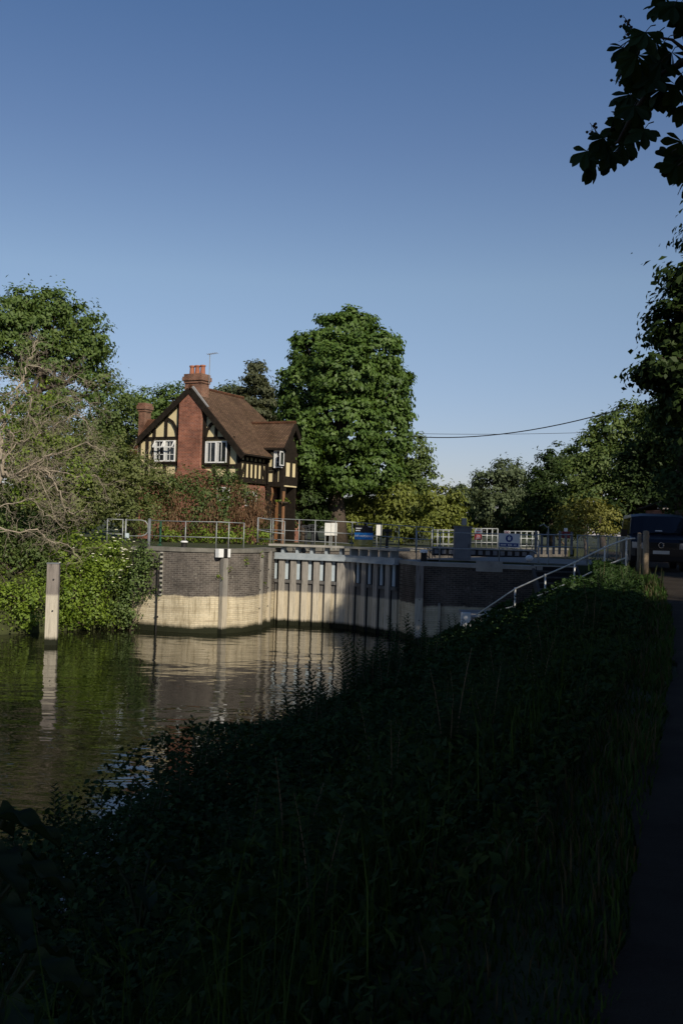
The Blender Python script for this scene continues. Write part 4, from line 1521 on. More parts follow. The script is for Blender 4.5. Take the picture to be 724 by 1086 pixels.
ws = MB()
xsn = [-.86, -.5, 0, .5, .86]
pts_ = [screen_pt(x, s) for s in (.06, .94) for x in xsn]
ws.add(pts_, [(i, i + 1, i + 6, i + 5) for i in range(4)])
hp('windscreen', ws, 'vanglass', van)
for sx in (-1, 1):
    sg = MB()
    q_ = [(1.05, 1.18), (1.95, 1.18), (1.95, 1.78), (1.55, 1.78)]
    sg.add([(sx * (hw + .006) * (1 - .12 * (z - 1.05) / .9), y, z) for y, z in q_], [(0, 1, 2, 3)])
    hp('side_window', sg, 'vanglass', van)
    sg = MB()
    q_ = [(2.1, 1.2), (4.5, 1.2), (4.5, 1.76), (2.1, 1.78)]
    sg.add([(sx * (hw + .006) * (1 - .12 * (z - 1.05) / .9), y, z) for y, z in q_], [(0, 1, 2, 3)])
    hp('side_window', sg, 'vanglass', van)
    mr = hp('wing_mirror', MB().box((sx * (hw + .16), .98, 1.24), (.2, .1, .24)).beam((sx * hw * .97, 1.0, 1.18), (sx * (hw + .1), .98, 1.2), .05, .05), 'vanpaint', van)
    hp('mirror_glass', MB().box((sx * (hw + .16), 1.036, 1.24), (.16, .01, .19)), 'lamp', mr)
    hl = hp('headlight', MB().extr([(sx * .56, -.012, .74), (sx * .90, .075, .76), (sx * .91, .085, .96), (sx * .58, -.002, .93)], (0, .05, 0)), 'lamp', van)
    for yc in (.92, 3.9):
        wl = MB()
        wl.tube([(sx * (hw - .22), yc, .33), (sx * (hw + .005), yc, .33)], .33, 20)
        wh = hp('wheel', wl, 'vanblack', van)
        hp('rim', MB().tube([(sx * (hw + .006), yc, .33), (sx * (hw + .016), yc, .33)], .21, 14), 'chrome', wh)
gr_ = MB()
gr_.bb(-.5, .5, -.035, -.005, .80, .93)
gr_.bb(-.74, .74, -.045, -.01, .36, .52)
hp('grille', gr_, 'vanblack', van)
hp('bumper', MB().bb(-.82, .82, -.075, -.012, .53, .74), 'vanpaint', van)
rg = MB()
rg.tube([(.085 * math.cos(a_), -.05, .865 + .085 * math.sin(a_)) for a_ in np.linspace(0, 2 * math.pi, 25)], .009, 5, caps=False)
for pts_ in (((-.05, .93), (0, .865), (.05, .93)), ((-.065, .87), (-.03, .80), (0, .86), (.03, .80), (.065, .87))):
    rg.tube([(x, -.05, z) for x, z in pts_], .008, 4)
hp('badge', rg, 'chrome', van)
pt = hp('number_plate', MB().bb(-.26, .26, -.09, -.077, .575, .685), 'plate', van)
hp('wiper', MB().tube([screen_pt(-.3, .06, .02), screen_pt(.25, .10, .025)], .012, 5).tube([screen_pt(.1, .05, .02), screen_pt(.65, .10, .025)], .012, 5), 'vanblack', van)
hp('dashboard_paper', MB().add([screen_pt(-.12, .16, .016), screen_pt(.12, .16, .016), screen_pt(.12, .22, .016), screen_pt(-.12, .22, .016)], [(0, 1, 2, 3)]), 'plate', body)

# hut behind the van
Yh = 50.0
a, b_ = P(701, 538, Yh), P(724, 566, Yh)
hut = thing('hut', 'small hut with low pitched roof and striped gable front behind the van', 'hut', (a.x + 1.2, Yh, 3.2))
hxw = 1.3
zt = a.z
part('wall', MB().bb(a.x, a.x + 2.6, Yh, Yh + 2.6, 3.1, zt - .12), M['brick_house'], hut)
part('roof', MB().extr([(a.x - .3, Yh - .3, zt - .1), (a.x + 2.9, Yh - .3, zt - .1), (a.x + 2.6, Yh + 1.3, zt + .30), (a.x + .3, Yh + 1.3, zt + .30)], (0, 0, .08)).extr([(a.x - .3, Yh + 2.9, zt - .1), (a.x + 2.9, Yh + 2.9, zt - .1), (a.x + 2.6, Yh + 1.3, zt + .30), (a.x + .3, Yh + 1.3, zt + .30)], (0, 0, .08)), M['hutroof_shade'], hut)
part('fascia', MB().bb(a.x - .32, a.x + 2.92, Yh - .34, Yh - .30, zt - .10, zt - .04), M['shadewhite'], hut)
wmb = MB()
for k in range(4):
    wmb.bb(a.x + .12 + k * .6, a.x + .46 + k * .6, Yh - .02, Yh - .002, zt - .75, zt - .28)
part('boarding', wmb, M['shadewhite'], hut)

# ------------------------------------------------------------------ overhead wires
def sagline(a, b_, sag, n_=16):
    return [a.lerp(b_, k / n_) - Vector((0, 0, sag * 4 * (k / n_) * (1 - k / n_))) for k in range(n_ + 1)]


w1 = MB().tube(sagline(P(425, 462, 74), P(664, 432, 60), .75), .035, 5)
tag(part('overhead_cable', w1, M['blackpaint']), 'thicker sagging black cable rising to the right across the sky', 'cable')
w2 = MB().tube(sagline(P(425, 459.5, 76), P(640, 458, 76), .12), .016, 4)
tag(part('overhead_cable', w2, M['blackpaint']), 'thin nearly level wire just under the thicker cable', 'cable')

# ------------------------------------------------------------------ trees
def gz(x, y):
    return float(ground_z(np.array([x]), np.array([y]))[0])


def base_at(px, Y):
    q_ = P(px, 570, Y)
    return Vector((q_.x, Y, gz(q_.x, Y) - .1))


# big chestnut
Y = 64
lb = [lob(346, 340, 9, 7, Y), lob(388, 343, 11, 8, Y), lob(322, 362, 10, 9, Y), lob(413, 362, 9, 8, Y), lob(304, 398, 7, 8, Y), lob(428, 402, 7, 9, Y), lob(431, 470, 7, 8, Y), lob(302, 438, 7, 7, Y), lob(321, 462, 9, 24, 60.5), lob(326, 484, 12, 20, 60.5), lob(366, 358, 34, 26, Y), lob(338, 378, 32, 28, Y), lob(396, 376, 32, 30, Y - 1), lob(326, 410, 30, 32, Y), lob(406, 412, 29, 34, Y), lob(366, 400, 44, 40, Y - 1.5, 3.0),
      lob(322, 450, 24, 30, Y), lob(408, 456, 28, 34, Y), lob(364, 450, 46, 40, Y - 1.5, 3.0), lob(336, 488, 26, 26, Y - .5), lob(398, 496, 30, 24, Y - .5), lob(366, 500, 32, 24, Y - 1.5), lob(372, 338, 18, 12, Y), lob(425, 438, 13, 16, Y), lob(306, 425, 10, 14, Y)]
b0 = base_at(357, Y)
tree('horse_chestnut', 'tall rounded chestnut tree standing right of the house with bare trunk foot', b0, P(366, 380, Y), lb, 'chestnut', .62, leaf=.27, aspect=.6, per_m2=3.4, per_clump=32, crad=.44, shell=.70, flat=.5, up=.35, droop=.45, stray=0, twigs=60)

# ash at the left
Y = 56
lb = [lob(25, 322, 24, 20, Y), lob(58, 325, 26, 20, Y), lob(84, 340, 22, 22, Y), lob(102, 362, 17, 22, Y), lob(10, 345, 30, 30, Y), lob(48, 352, 36, 30, Y), lob(84, 378, 26, 24, Y), lob(100, 398, 18, 16, Y), lob(-25, 350, 30, 36, Y), lob(20, 380, 30, 24, Y), lob(60, 392, 24, 18, Y), lob(104, 418, 14, 14, Y), lob(70, 425, 22, 16, Y)]
b0 = base_at(40, Y)
tree('ash_tree', 'large spreading ash tree rising at far left behind bleached branches', b0, P(45, 350, Y), lb, 'ash', .42, leaf=.24, aspect=.45, per_m2=2.2, per_clump=44, crad=.55, shell=.6, flat=.55, up=.35, droop=.35, stray=.04, twigs=90)
# backdrop trees left
specs = [
    ('deciduous_tree', 'dense green tree filling the gap between ash and left chimney', 132, 68, [lob(122, 432, 24, 28, 68), lob(140, 460, 22, 30, 68), lob(108, 465, 26, 36, 68), lob(128, 500, 30, 34, 68)], 'mid', .22),
    ('deciduous_tree', 'round tree showing behind the roof left of the main chimney', 170, 80, [lob(160, 428, 22, 18, 80), lob(184, 424, 22, 17, 80), lob(172, 455, 34, 30, 80), lob(196, 440, 16, 20, 80)], 'ash', .28),
    ('deciduous_tree', 'dull green tree top just right of the tall chimney', 240, 88, [lob(236, 422, 14, 14, 88), lob(252, 420, 12, 14, 88), lob(244, 450, 26, 32, 88)], 'grey', .3),
    ('deciduous_tree', 'dark shrubby tree in the shade between house and chestnut', 322, 63, [lob(318, 500, 16, 30, 63), lob(330, 535, 22, 26, 63), lob(312, 545, 12, 20, 63)], 'dark', .26),
    ('deciduous_tree', 'small pale tree growing behind the chestnut trunk on its left', 335, 74, [lob(330, 500, 16, 24, 74), lob(342, 530, 18, 24, 74)], 'willow', .26),
    ('deciduous_tree', 'mid green tree emerging low on the right of the chestnut', 436, 78, [lob(436, 480, 19, 20, 78), lob(446, 505, 17, 22, 78), lob(424, 515, 24, 28, 78), lob(440, 535, 22, 22, 78)], 'mid', .3),
    ('field_hedge', 'dark hedge closing the horizon behind the grey cabinet', 490, 100, [lob(450 + 14 * k, 553, 14, 14, 100, 1.5) for k in range(7)], 'mid', .32),
    ('field_hedge', 'dark hedge closing the horizon behind the roundel sign and yellow bush', 600, 92, [lob(548 + 15 * k, 550, 15, 18, 92, 1.5) for k in range(9)], 'dark', .32),
    ('field_hedge', 'hedge behind the chestnut trunk and the gate railing', 370, 95, [lob(300 + 16 * k, 545, 15, 16, 95, 1.5) for k in range(9)], 'mid', .32),
    ('field_hedge', 'shadowy hedge low behind the house and the scrub at left', 90, 90, [lob(-30 + 18 * k, 535, 18, 26, 90, 1.5) for k in range(15)], 'mid', .32),
    ('willow_bush', 'light green bush right of the chestnut trunk above the blue sign', 385, 66, [lob(384, 528, 22, 20, 66), lob(400, 540, 24, 18, 66), lob(372, 545, 16, 16, 66), lob(376, 560, 18, 12, 65), lob(398, 560, 20, 12, 65)], 'willow', .24),
    ('willow_bush', 'yellow green bush above the shaded railing, middle of three bushes', 425, 64, [lob(420, 525, 20, 20, 64), lob(436, 540, 22, 18, 64), lob(414, 546, 20, 14, 64), lob(420, 562, 18, 12, 63), lob(440, 562, 18, 12, 63)], 'willow', .24),
    ('willow_bush', 'yellow green bush behind the grey cabinet', 466, 62, [lob(462, 530, 18, 16, 62), lob(480, 538, 14, 16, 62), lob(470, 548, 22, 14, 62), lob(462, 563, 18, 12, 61), lob(484, 562, 18, 12, 61)], 'willow', .24),
    ('deciduous_tree', 'hazy distant tree at the lowest gap of the skyline', 490, 150, [lob(488, 528, 16, 12, 150), lob(508, 532, 14, 14, 150), lob(476, 538, 20, 12, 150)], 'grey', .5),
    ('weeping_willow', 'feathery grey green willow behind the blue roundel sign', 534, 96, [lob(536, 503, 22, 16, 96), lob(520, 520, 20, 22, 96), lob(548, 520, 22, 24, 96), lob(534, 542, 32, 22, 96), lob(508, 512, 8, 14, 96)], 'grey', .3),
    ('deciduous_tree', 'dark leafy tree between the willow and the yellow bush', 585, 84, [lob(580, 498, 16, 20, 84), lob(572, 520, 18, 26, 84), lob(594, 485, 16, 16, 84), lob(590, 520, 26, 30, 84), lob(580, 545, 30, 24, 84)], 'dark', .3),
    ('deciduous_tree', 'tall sunlit tree on the right rising above the yellow bush', 640, 72, [lob(622, 480, 22, 20, 72), lob(645, 460, 24, 22, 72), lob(668, 440, 22, 16, 72), lob(612, 505, 22, 22, 72), lob(645, 498, 34, 30, 72), lob(680, 460, 26, 26, 72), lob(690, 500, 36, 40, 72), lob(640, 530, 44, 28, 72)], 'mid', .3),
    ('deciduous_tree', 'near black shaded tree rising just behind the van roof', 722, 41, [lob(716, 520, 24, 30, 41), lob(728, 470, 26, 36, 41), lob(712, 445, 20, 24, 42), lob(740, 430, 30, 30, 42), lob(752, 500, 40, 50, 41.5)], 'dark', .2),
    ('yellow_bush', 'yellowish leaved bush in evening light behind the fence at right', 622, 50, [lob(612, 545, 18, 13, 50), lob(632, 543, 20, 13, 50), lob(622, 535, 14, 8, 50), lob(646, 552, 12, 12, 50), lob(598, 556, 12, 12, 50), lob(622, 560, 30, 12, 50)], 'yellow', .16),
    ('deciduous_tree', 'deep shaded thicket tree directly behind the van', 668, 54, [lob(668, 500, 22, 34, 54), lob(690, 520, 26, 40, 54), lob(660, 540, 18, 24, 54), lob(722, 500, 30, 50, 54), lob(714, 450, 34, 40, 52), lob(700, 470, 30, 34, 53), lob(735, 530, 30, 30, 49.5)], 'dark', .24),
]
BUSH = ('willow_bush', 'yellow_bush', 'field_hedge')
for (nm, lab, px, Yd, lbs, lm, lf) in specs:
    topz = max(l[0][2] for l in lbs)
    b0 = base_at(px, Yd)
    tp = Vector((lbs[0][0][0] * .5 + b0.x * .5, Yd, b0.z + (topz - b0.z) * .8))
    bush = nm in BUSH
    tree(nm, lab, b0, tp, lbs, lm, .10 if bush else .22, leaf=lf, aspect=.5, per_m2=2.6 if Yd < 70 else 1.8, per_clump=36, crad=.42 if bush else .55, shell=.55, flat=.6, up=.35, droop=.5 if 'willow' in nm else .3, stray=.10 if bush else .04,
         cat='bush' if bush else 'tree', crown='foliage' if bush else 'crown', trunk='stems' if bush else 'trunk', twigs=24)
# conifer
Y = 78
b0 = base_at(272, Y)
t = thing('conifer', 'pointed dull green conifer behind the house roof', 'tree', tuple(b0))
lbs = []
pk = P(271, 390, Y)
for k in range(14):
    f_ = k / 13
    z = pk.z - f_ * (pk.z - 4.5)
    r_ = .5 + 4.3 * f_ ** .8
    nn_ = 2 + int(6 * f_)
    for j in range(nn_):
        a_ = 2 * math.pi * j / nn_ + k * 1.3
        lbs.append(((pk.x + math.cos(a_) * r_ * .6, Y + math.sin(a_) * r_ * .6, z), (r_ * .5 + .25, r_ * .5 + .25, .5)))
foliage('crown', lbs, LEAF['conifer'], t, tuple(b0), leaf=.34, aspect=.34, per_m2=5.5, per_clump=20, crad=.5, shell=.3, flat=.45, up=.3, droop=.35)
part('trunk', MB().tube([b0, (pk.x, Y, pk.z - 2), (pk.x, Y, pk.z)], [.3, .12, .02], 8), M['bark'], t)

# dark tree overhanging at the right edge
Y = 25
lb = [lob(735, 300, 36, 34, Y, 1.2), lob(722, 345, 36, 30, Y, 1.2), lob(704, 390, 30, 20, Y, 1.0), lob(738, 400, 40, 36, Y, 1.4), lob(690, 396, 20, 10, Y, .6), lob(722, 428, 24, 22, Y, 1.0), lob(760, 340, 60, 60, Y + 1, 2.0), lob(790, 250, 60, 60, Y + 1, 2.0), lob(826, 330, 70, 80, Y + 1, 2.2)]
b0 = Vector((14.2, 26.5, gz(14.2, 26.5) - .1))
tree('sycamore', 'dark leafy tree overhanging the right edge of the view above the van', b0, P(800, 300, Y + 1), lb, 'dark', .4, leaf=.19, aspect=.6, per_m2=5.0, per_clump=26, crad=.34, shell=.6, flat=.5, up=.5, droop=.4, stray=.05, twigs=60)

# ------------------------------------------------------------------ bleached bare tree and left-bank shrubs
Y = 39.0
b0 = Vector(P(-14, 600, Y))
b0.z = gz(b0.x, Y) - .2
bare = thing('bleached_tree', 'gnarled half-dead tree with bare bleached limbs over the left bank', 'tree', tuple(b0))
mb = MB()
seeds = [
    ([(-14, 600), (-10, 560), (-4, 520), (2, 500), (4, 480)], 9, 8),
    ([(4, 505), (2, 470), (4, 445), (14, 428), (22, 408), (27, 390), (33, 374), (40, 362)], 6.0, 2),
    ([(2, 480), (0, 440), (-6, 400), (-8, 370)], 5, 2),
    ([(3, 500), (16, 506), (34, 498), (46, 499), (56, 508), (64, 520), (67, 535), (78, 546), (90, 540)], 5.0, 1.6),
    ([(14, 505), (36, 493), (52, 484), (72, 478), (90, 470), (104, 476), (116, 490)], 4.0, 1.2),
    ([(2, 490), (18, 470), (36, 462), (58, 452), (78, 440), (92, 448), (98, 462)], 3.8, 1.2),
    ([(20, 512), (30, 500), (42, 505), (50, 525), (58, 548), (66, 560)], 3.0, 1.0),
    ([(-6, 540), (14, 535), (36, 530), (46, 548), (60, 549)], 2.6, 1.0),
    ([(-8, 560), (20, 565), (40, 562), (52, 574), (72, 578), (88, 596)], 3.4, 1.0),
    ([(36, 494), (60, 500), (84, 505), (100, 503), (112, 520)], 2.6, .9),
    ([(8, 455), (14, 462), (10, 478), (16, 492)], 3.2, 1.6),
    ([(22, 410), (34, 424), (30, 440), (40, 452), (52, 446)], 2.4, .9),
    ([(28, 388), (48, 392), (62, 402), (80, 398), (98, 410)], 2.0, .7),
    ([(40, 440), (62, 428), (80, 420), (96, 428)], 2.0, .7),
]
k39 = Y / FPX


def sprout(p, d, L, r, depth):
    pts_, rr_ = [p.copy()], [r]
    n_ = 5
    q_ = p.copy()
    dd = d.normalized()
    for i in range(n_):
        dd = (dd + Vector((rnd.gauss(0, .38), rnd.gauss(0, .38), rnd.gauss(0.0, .34)))).normalized()
        q_ = q_ + dd * (L / n_)
        pts_.append(q_.copy())
        rr_.append(r * (1 - .8 * (i + 1) / n_))
        if depth > 0 and i >= 1 and rnd.random() < .62:
            nd = (dd + Vector((rnd.gauss(0, .8), rnd.gauss(0, .6), rnd.gauss(0, .8)))).normalized()
            sprout(q_, nd, L * rnd.uniform(.45, .75), max(.005, rr_[-1] * .7), depth - 1)
    mb.tube(pts_, rr_, 5 if r > .02 else 4, caps=False)


for si, (pp, r0_, r1_) in enumerate(seeds):
    ydev = 0 if si == 0 else rnd.uniform(-.9, .9)
    pts_ = []
    for i, (a_, c_) in enumerate(pp):
        f_ = i / (len(pp) - 1)
        pts_.append(P(a_ + rnd.uniform(-1, 1), c_ + rnd.uniform(-1, 1), Y + ydev * f_ + rnd.uniform(-.12, .12)))
    rr_ = [(r0_ + (r1_ - r0_) * i / (len(pp) - 1)) * k39 * .33 for i in range(len(pp))]
    fine, frr = [pts_[0]], [rr_[0]]
    for i in range(1, len(pts_)):
        sub = 4
        for j in range(1, sub + 1):
            q_ = pts_[i - 1].lerp(pts_[i], j / sub)
            if j < sub:
                q_ = q_ + Vector((rnd.gauss(0, .045), rnd.gauss(0, .05), rnd.gauss(0, .045)))
            fine.append(q_)
            frr.append((rr_[i - 1] + (rr_[i] - rr_[i - 1]) * j / sub) * rnd.uniform(.85, 1.2) * .8)
    mb.tube(fine, frr, 7)
    if si > 0:
        for i in range(1, len(pts_)):
            for _ in range(7):
                s_ = pts_[i - 1].lerp(pts_[i], rnd.random())
                d_ = (pts_[i] - pts_[i - 1]).normalized() + Vector((rnd.gauss(0, .8), rnd.gauss(0, .5), rnd.gauss(.1, .8)))
                sprout(s_, d_, rnd.uniform(.4, 1.1), max(.008, rr_[i] * .42), 2)
part('limbs', mb, M['barkpale'], bare, smooth=True)
foliage('leaves', [lob(10, 440, 26, 30, Y + .4, .6), lob(40, 420, 26, 22, Y + .5, .6), lob(50, 465, 34, 16, Y + .4, .5), lob(85, 500, 30, 24, Y + .6, .6), lob(30, 520, 30, 18, Y + .4, .5), lob(10, 480, 30, 24, Y + .4, .6)], LEAF['bright'], bare, tuple(b0), leaf=.13, aspect=.6, per_m2=3.4, per_clump=13, crad=.3, shell=.2)

shr = [
    # name,label,px,Y,lobes,leafmat,leaf
    ('bank_shrub', 'bright green shrub at waterline left of the mooring pile', 20, 39.0, [lob(8, 640, 22, 24, 38.6), lob(30, 630, 22, 26, 38.8), lob(-14, 625, 24, 30, 39), lob(24, 655, 18, 14, 38.2)], 'bright', .13),
    ('bank_shrub', 'bright green shrub at waterline just right of the mooring pile', 80, 40.0, [lob(76, 636, 20, 28, 39.8), lob(96, 630, 22, 30, 40.2), lob(70, 655, 16, 12, 39.4), lob(100, 652, 18, 14, 39.6)], 'bright', .13),
    ('bank_shrub', 'leafy shrub at waterline beside the foot of the ivy wall', 128, 41.2, [lob(122, 628, 18, 30, 41.2), lob(136, 640, 12, 24, 41.4), lob(118, 652, 16, 14, 40.8)], 'mid', .13),
    ('elder_bush', 'green elder bush with cream flower heads above the pile', 100, 41.2, [lob(76, 590, 26, 26, 41.4), lob(104, 588, 24, 28, 41.4), lob(122, 596, 18, 24, 41.5), lob(90, 612, 30, 18, 41.2)], 'bright', .14),
    ('thicket_shrub', 'shaded dark green thicket below the bleached limbs at far left', 20, 43, [lob(10, 560, 36, 40, 43.2), lob(45, 575, 30, 32, 43), lob(-20, 580, 30, 50, 43), lob(30, 600, 34, 24, 42.8)], 'dark', .16),
    ('scrub_bush', 'olive scrub bush rising behind the bleached limbs', 70, 46, [lob(60, 470, 34, 30, 46), lob(30, 480, 40, 40, 46.5), lob(92, 490, 32, 34, 46.2), lob(70, 530, 50, 34, 46), lob(20, 530, 40, 34, 46)], 'scrub', .17),
    ('scrub_bush', 'twiggy olive scrub bush at the left end of the hedge', 130, 49, [lob(124, 490, 24, 28, 49), lob(142, 505, 20, 26, 49.3), lob(118, 530, 28, 28, 49), lob(140, 545, 24, 24, 48.6)], 'scrub', .16),
    ('scrub_bush', 'grey green bush top in front of the left house windows', 150, 52, [lob(150, 492, 18, 12, 52), lob(168, 508, 20, 14, 52), lob(140, 515, 18, 18, 52)], 'scrub', .15),
    ('thicket_shrub', 'dark green shrub on the left bank slope above the waterline shrubs', 10, 39.9, [lob(8, 600, 26, 30, 40.2), lob(40, 598, 22, 28, 40.4), lob(-16, 590, 24, 34, 40.2), lob(28, 570, 26, 20, 41), lob(-4, 560, 24, 22, 41)], 'mid', .14),
    ('scrub_bush', 'dense scrub bush closing the gap under the ash at far left', 30, 50, [lob(0, 450, 40, 44, 50), lob(40, 450, 36, 40, 50.4), lob(80, 470, 34, 40, 50), lob(110, 500, 30, 40, 50.2), lob(10, 510, 50, 44, 50), lob(60, 530, 50, 40, 50)], 'mid', .2),
    ('ivy', 'glossy ivy hanging over the left end of the lock wall', 152, 40.6, [lob(150, 592, 11, 12, 40.6, .35), lob(159, 598, 7, 16, 40.3, .3), lob(146, 618, 13, 24, 40.55, .4), lob(134, 646, 10, 18, 40.7, .4), lob(156, 584, 10, 6, 40.7, .4), lob(154, 622, 8, 20, 40.35, .28), lob(139, 654, 6, 10, 40.6, .25)], 'ivy', .11),
]
for (nm, lab, px, Yd, lbs, lm, lf) in shr:
    b0 = Vector(P(px, 640 if Yd < 42 else 580, Yd))
    b0.z = max(.05, gz(b0.x, Yd)) - .05
    tz = max(l[0][2] for l in lbs)
    t = thing(nm, lab, 'ivy' if nm == 'ivy' else 'shrub', tuple(b0))
    o, C = foliage('foliage', lbs, LEAF[lm], t, tuple(b0), leaf=lf, aspect=.55, per_m2=(9.0 if nm == 'ivy' else 5.0) if lf < .15 else 3.4, per_clump=22, crad=.30, shell=.45, flat=.7, up=.4, droop=.35, zmin=.05, stray=.25)
    mb = MB()
    for _ in range({'scrub_bush': 46, 'ivy': 3}.get(nm, 14)):
        c_ = Vector(C[rnd.randrange(len(C))])
        s_ = b0 + Vector((rnd.uniform(-.5, .5), rnd.uniform(-.2, .2), 0))
        if nm == 'scrub_bush':
            s_ = Vector(C[rnd.randrange(len(C))])
            c_ = s_ + Vector((rnd.gauss(0, .5), rnd.gauss(0, .4), rnd.gauss(.3, .4)))
            mb.tube(wob(s_, c_, 4, .3), [.022, .017, .012, .009, .004], 4, caps=False)
        else:
            mb.tube(wob(s_, c_, 4, .2), [.03, .025, .018, .012, .005], 4, caps=False)
    part('stems', mb, M['barkpale'] if nm == 'scrub_bush' else M['bark'], t)
    if nm == 'elder_bush':
        for _ in range(46):
            u = rnd.random()
            if u < .55:
                fx, fy = rnd.gauss(131, 7), rnd.gauss(592, 11)
            else:
                fx, fy = rnd.uniform(60, 140), rnd.uniform(562, 628)
            q_ = P(fx, fy, 40.25 + rnd.uniform(-.1, .2))
            r_ = rnd.uniform(.035, .075)
            part('flower_head', MB().lathe(q_, [(r_ * .5, 0), (r_, .012), (r_ * .7, .03)], 6), M['flower'], t)

# hedge of brambles before the house
hed = [
    ('bramble_bush', 'green bramble bush at the left end of the house hedge', 165, 53, [lob(160, 525, 18, 20, 53), lob(174, 518, 16, 18, 53), lob(166, 552, 22, 24, 52.6)], 'bramble'),
    ('bramble_bush', 'withered brown bramble below the left house window', 182, 52.4, [lob(182, 545, 14, 24, 52.2), lob(176, 560, 14, 16, 52)], 'deadbramble'),
    ('bramble_bush', 'leafy bramble growing up against the brick chimney breast', 205, 53, [lob(204, 514, 16, 16, 53), lob(182, 520, 16, 14, 52.8), lob(190, 512, 14, 10, 53), lob(212, 545, 18, 28, 52.6)], 'bramble'),
    ('bramble_bush', 'dry russet bramble hanging below the chimney breast', 222, 52.4, [lob(224, 548, 11, 22, 52.2), lob(216, 562, 11, 14, 52)], 'deadbramble'),
    ('bramble_bush', 'fresh green bramble under the right upstairs window', 236, 53, [lob(234, 512, 18, 18, 53), lob(222, 526, 14, 16, 52.6), lob(256, 522, 14, 12, 52.8), lob(246, 530, 16, 14, 53), lob(236, 552, 16, 24, 52.6)], 'bramble'),
    ('bramble_bush', 'brown withered bramble at the right end of the hedge', 262, 52.6, [lob(258, 536, 18, 22, 52.4), lob(276, 540, 12, 18, 52.5), lob(272, 548, 12, 18, 52.4), lob(264, 562, 18, 14, 52)], 'deadbramble'),
    ('bramble_bush', 'low green bramble tip beside the porch', 276, 53.2, [lob(270, 528, 14, 8, 53.2), lob(282, 560, 8, 16, 53)], 'bramble'),
    ('low_plants', 'strip of low green plants along the foot of the hedge', 215, 51, [lob(180 + 16 * k, 569, 10, 7, 50.8, .5) for k in range(7)], 'bright'),
]
for (nm, lab, px, Yd, lbs, lm) in hed:
    b0 = base_at(px, Yd)
    t = thing(nm, lab, 'plants' if nm == 'low_plants' else 'bramble', tuple(b0))
    dead_ = lm == 'deadbramble'
    o, C = foliage('foliage', lbs, LEAF[lm], t, tuple(b0), leaf=.15 if not dead_ else .20, aspect=.55 if not dead_ else .22, per_m2=4.2, per_clump=24, crad=.34, shell=.4, flat=.9, up=.3 if not dead_ else 0, droop=.35 if not dead_ else .8, stray=.3)
    mb = MB()
    for _ in range(18):
        c_ = Vector(C[rnd.randrange(len(C))])
        s_ = Vector((c_.x + rnd.uniform(-.3, .3), Yd - .1, b0.z))
        mb.tube(wob(s_, c_, 4, .25) + [c_ + Vector((rnd.gauss(0, .3), -.1, -rnd.uniform(0, .4)))], [.016, .014, .011, .008, .006, .003], 4, caps=False)
    part('stems', mb, M['twig'], t)

# weeds growing out of the lock wall
for (px, py, Yd, lab) in ((243, 603, 40.6, 'little green weed on the wall right of the marker block'), (234, 611, 40.1, 'small green weed tuft on the pale fender timber'), (262, 594, 41.4, 'sparse weed growing from brickwork near the wall top'), (277, 619, 42.2, 'green weed at the heel of the left gate'), (277, 588, 42.2, 'weed at the wall top beside the first gate rib')):
    q_ = P(px, py, Yd)
    if q_.x < A2.x:
        q_.y = wall_y(q_.x, A1, A2) - .1
    else:
        q_.y = wall_y(q_.x, A2, A3) - .22
    t = thing('wall_weed', lab, 'weed', tuple(q_), 0, 'weeds growing out of the lock wall')
    foliage('leaves', [((q_.x, q_.y, q_.z), (.16, .08, .16))], LEAF['bright'], t, tuple(q_), leaf=.09, per_m2=26, per_clump=7, crad=.1, droop=.5)
    mb = MB()
    for _ in range(4):
        mb.tube([(q_.x, q_.y + .1, q_.z + .05), (q_.x + rnd.gauss(0, .06), q_.y - .03, q_.z + .05), (q_.x + rnd.gauss(0, .1), q_.y - .06, q_.z - .1)], .006, 4)
    part('stem', mb, M['twig'], t)

# ------------------------------------------------------------------ overhanging chestnut branch and its tree (trunk beside the camera, out of frame)
tb = Vector((7.4, 4.0, gz(7.4, 4.0) - .1))
near = thing('horse_chestnut', 'chestnut whose dark hanging branch of palmate leaves fills the top right corner', 'tree', tuple(tb))
Yb = 8.0
LV = {'v': [], 'f': [], 't': []}


def leaflet(o, d, nn, L, Wd, tint):
    d = d.normalized()
    s_ = d.cross(nn)
    if s_.length < 1e-4:
        s_ = d.cross(Vector((1, 0, 0)))
    s_.normalize()
    nn = s_.cross(d)
    prof_ = [(0.02, .03), (.2, .16), (.45, .36), (.66, .5), (.82, .42), (.93, .2), (1.0, .0)]
    base = len(LV['v'])
    bend = rnd.uniform(.05, .22)
    for (u, w) in prof_:
        c_ = o + d * (L * u) - nn * (bend * L * u * u)
        je = rnd.uniform(.92, 1.06)
        LV['v'] += [c_ - s_ * Wd * w * je + nn * Wd * w * .18, c_, c_ + s_ * Wd * w * je + nn * Wd * w * .18]
        LV['t'] += [tint] * 3
    for i in range(len(prof_) - 1):
        a_ = base + i * 3
        LV['f'] += [(a_, a_ + 1, a_ + 4, a_ + 3), (a_ + 1, a_ + 2, a_ + 5, a_ + 4)]


stalks = MB()


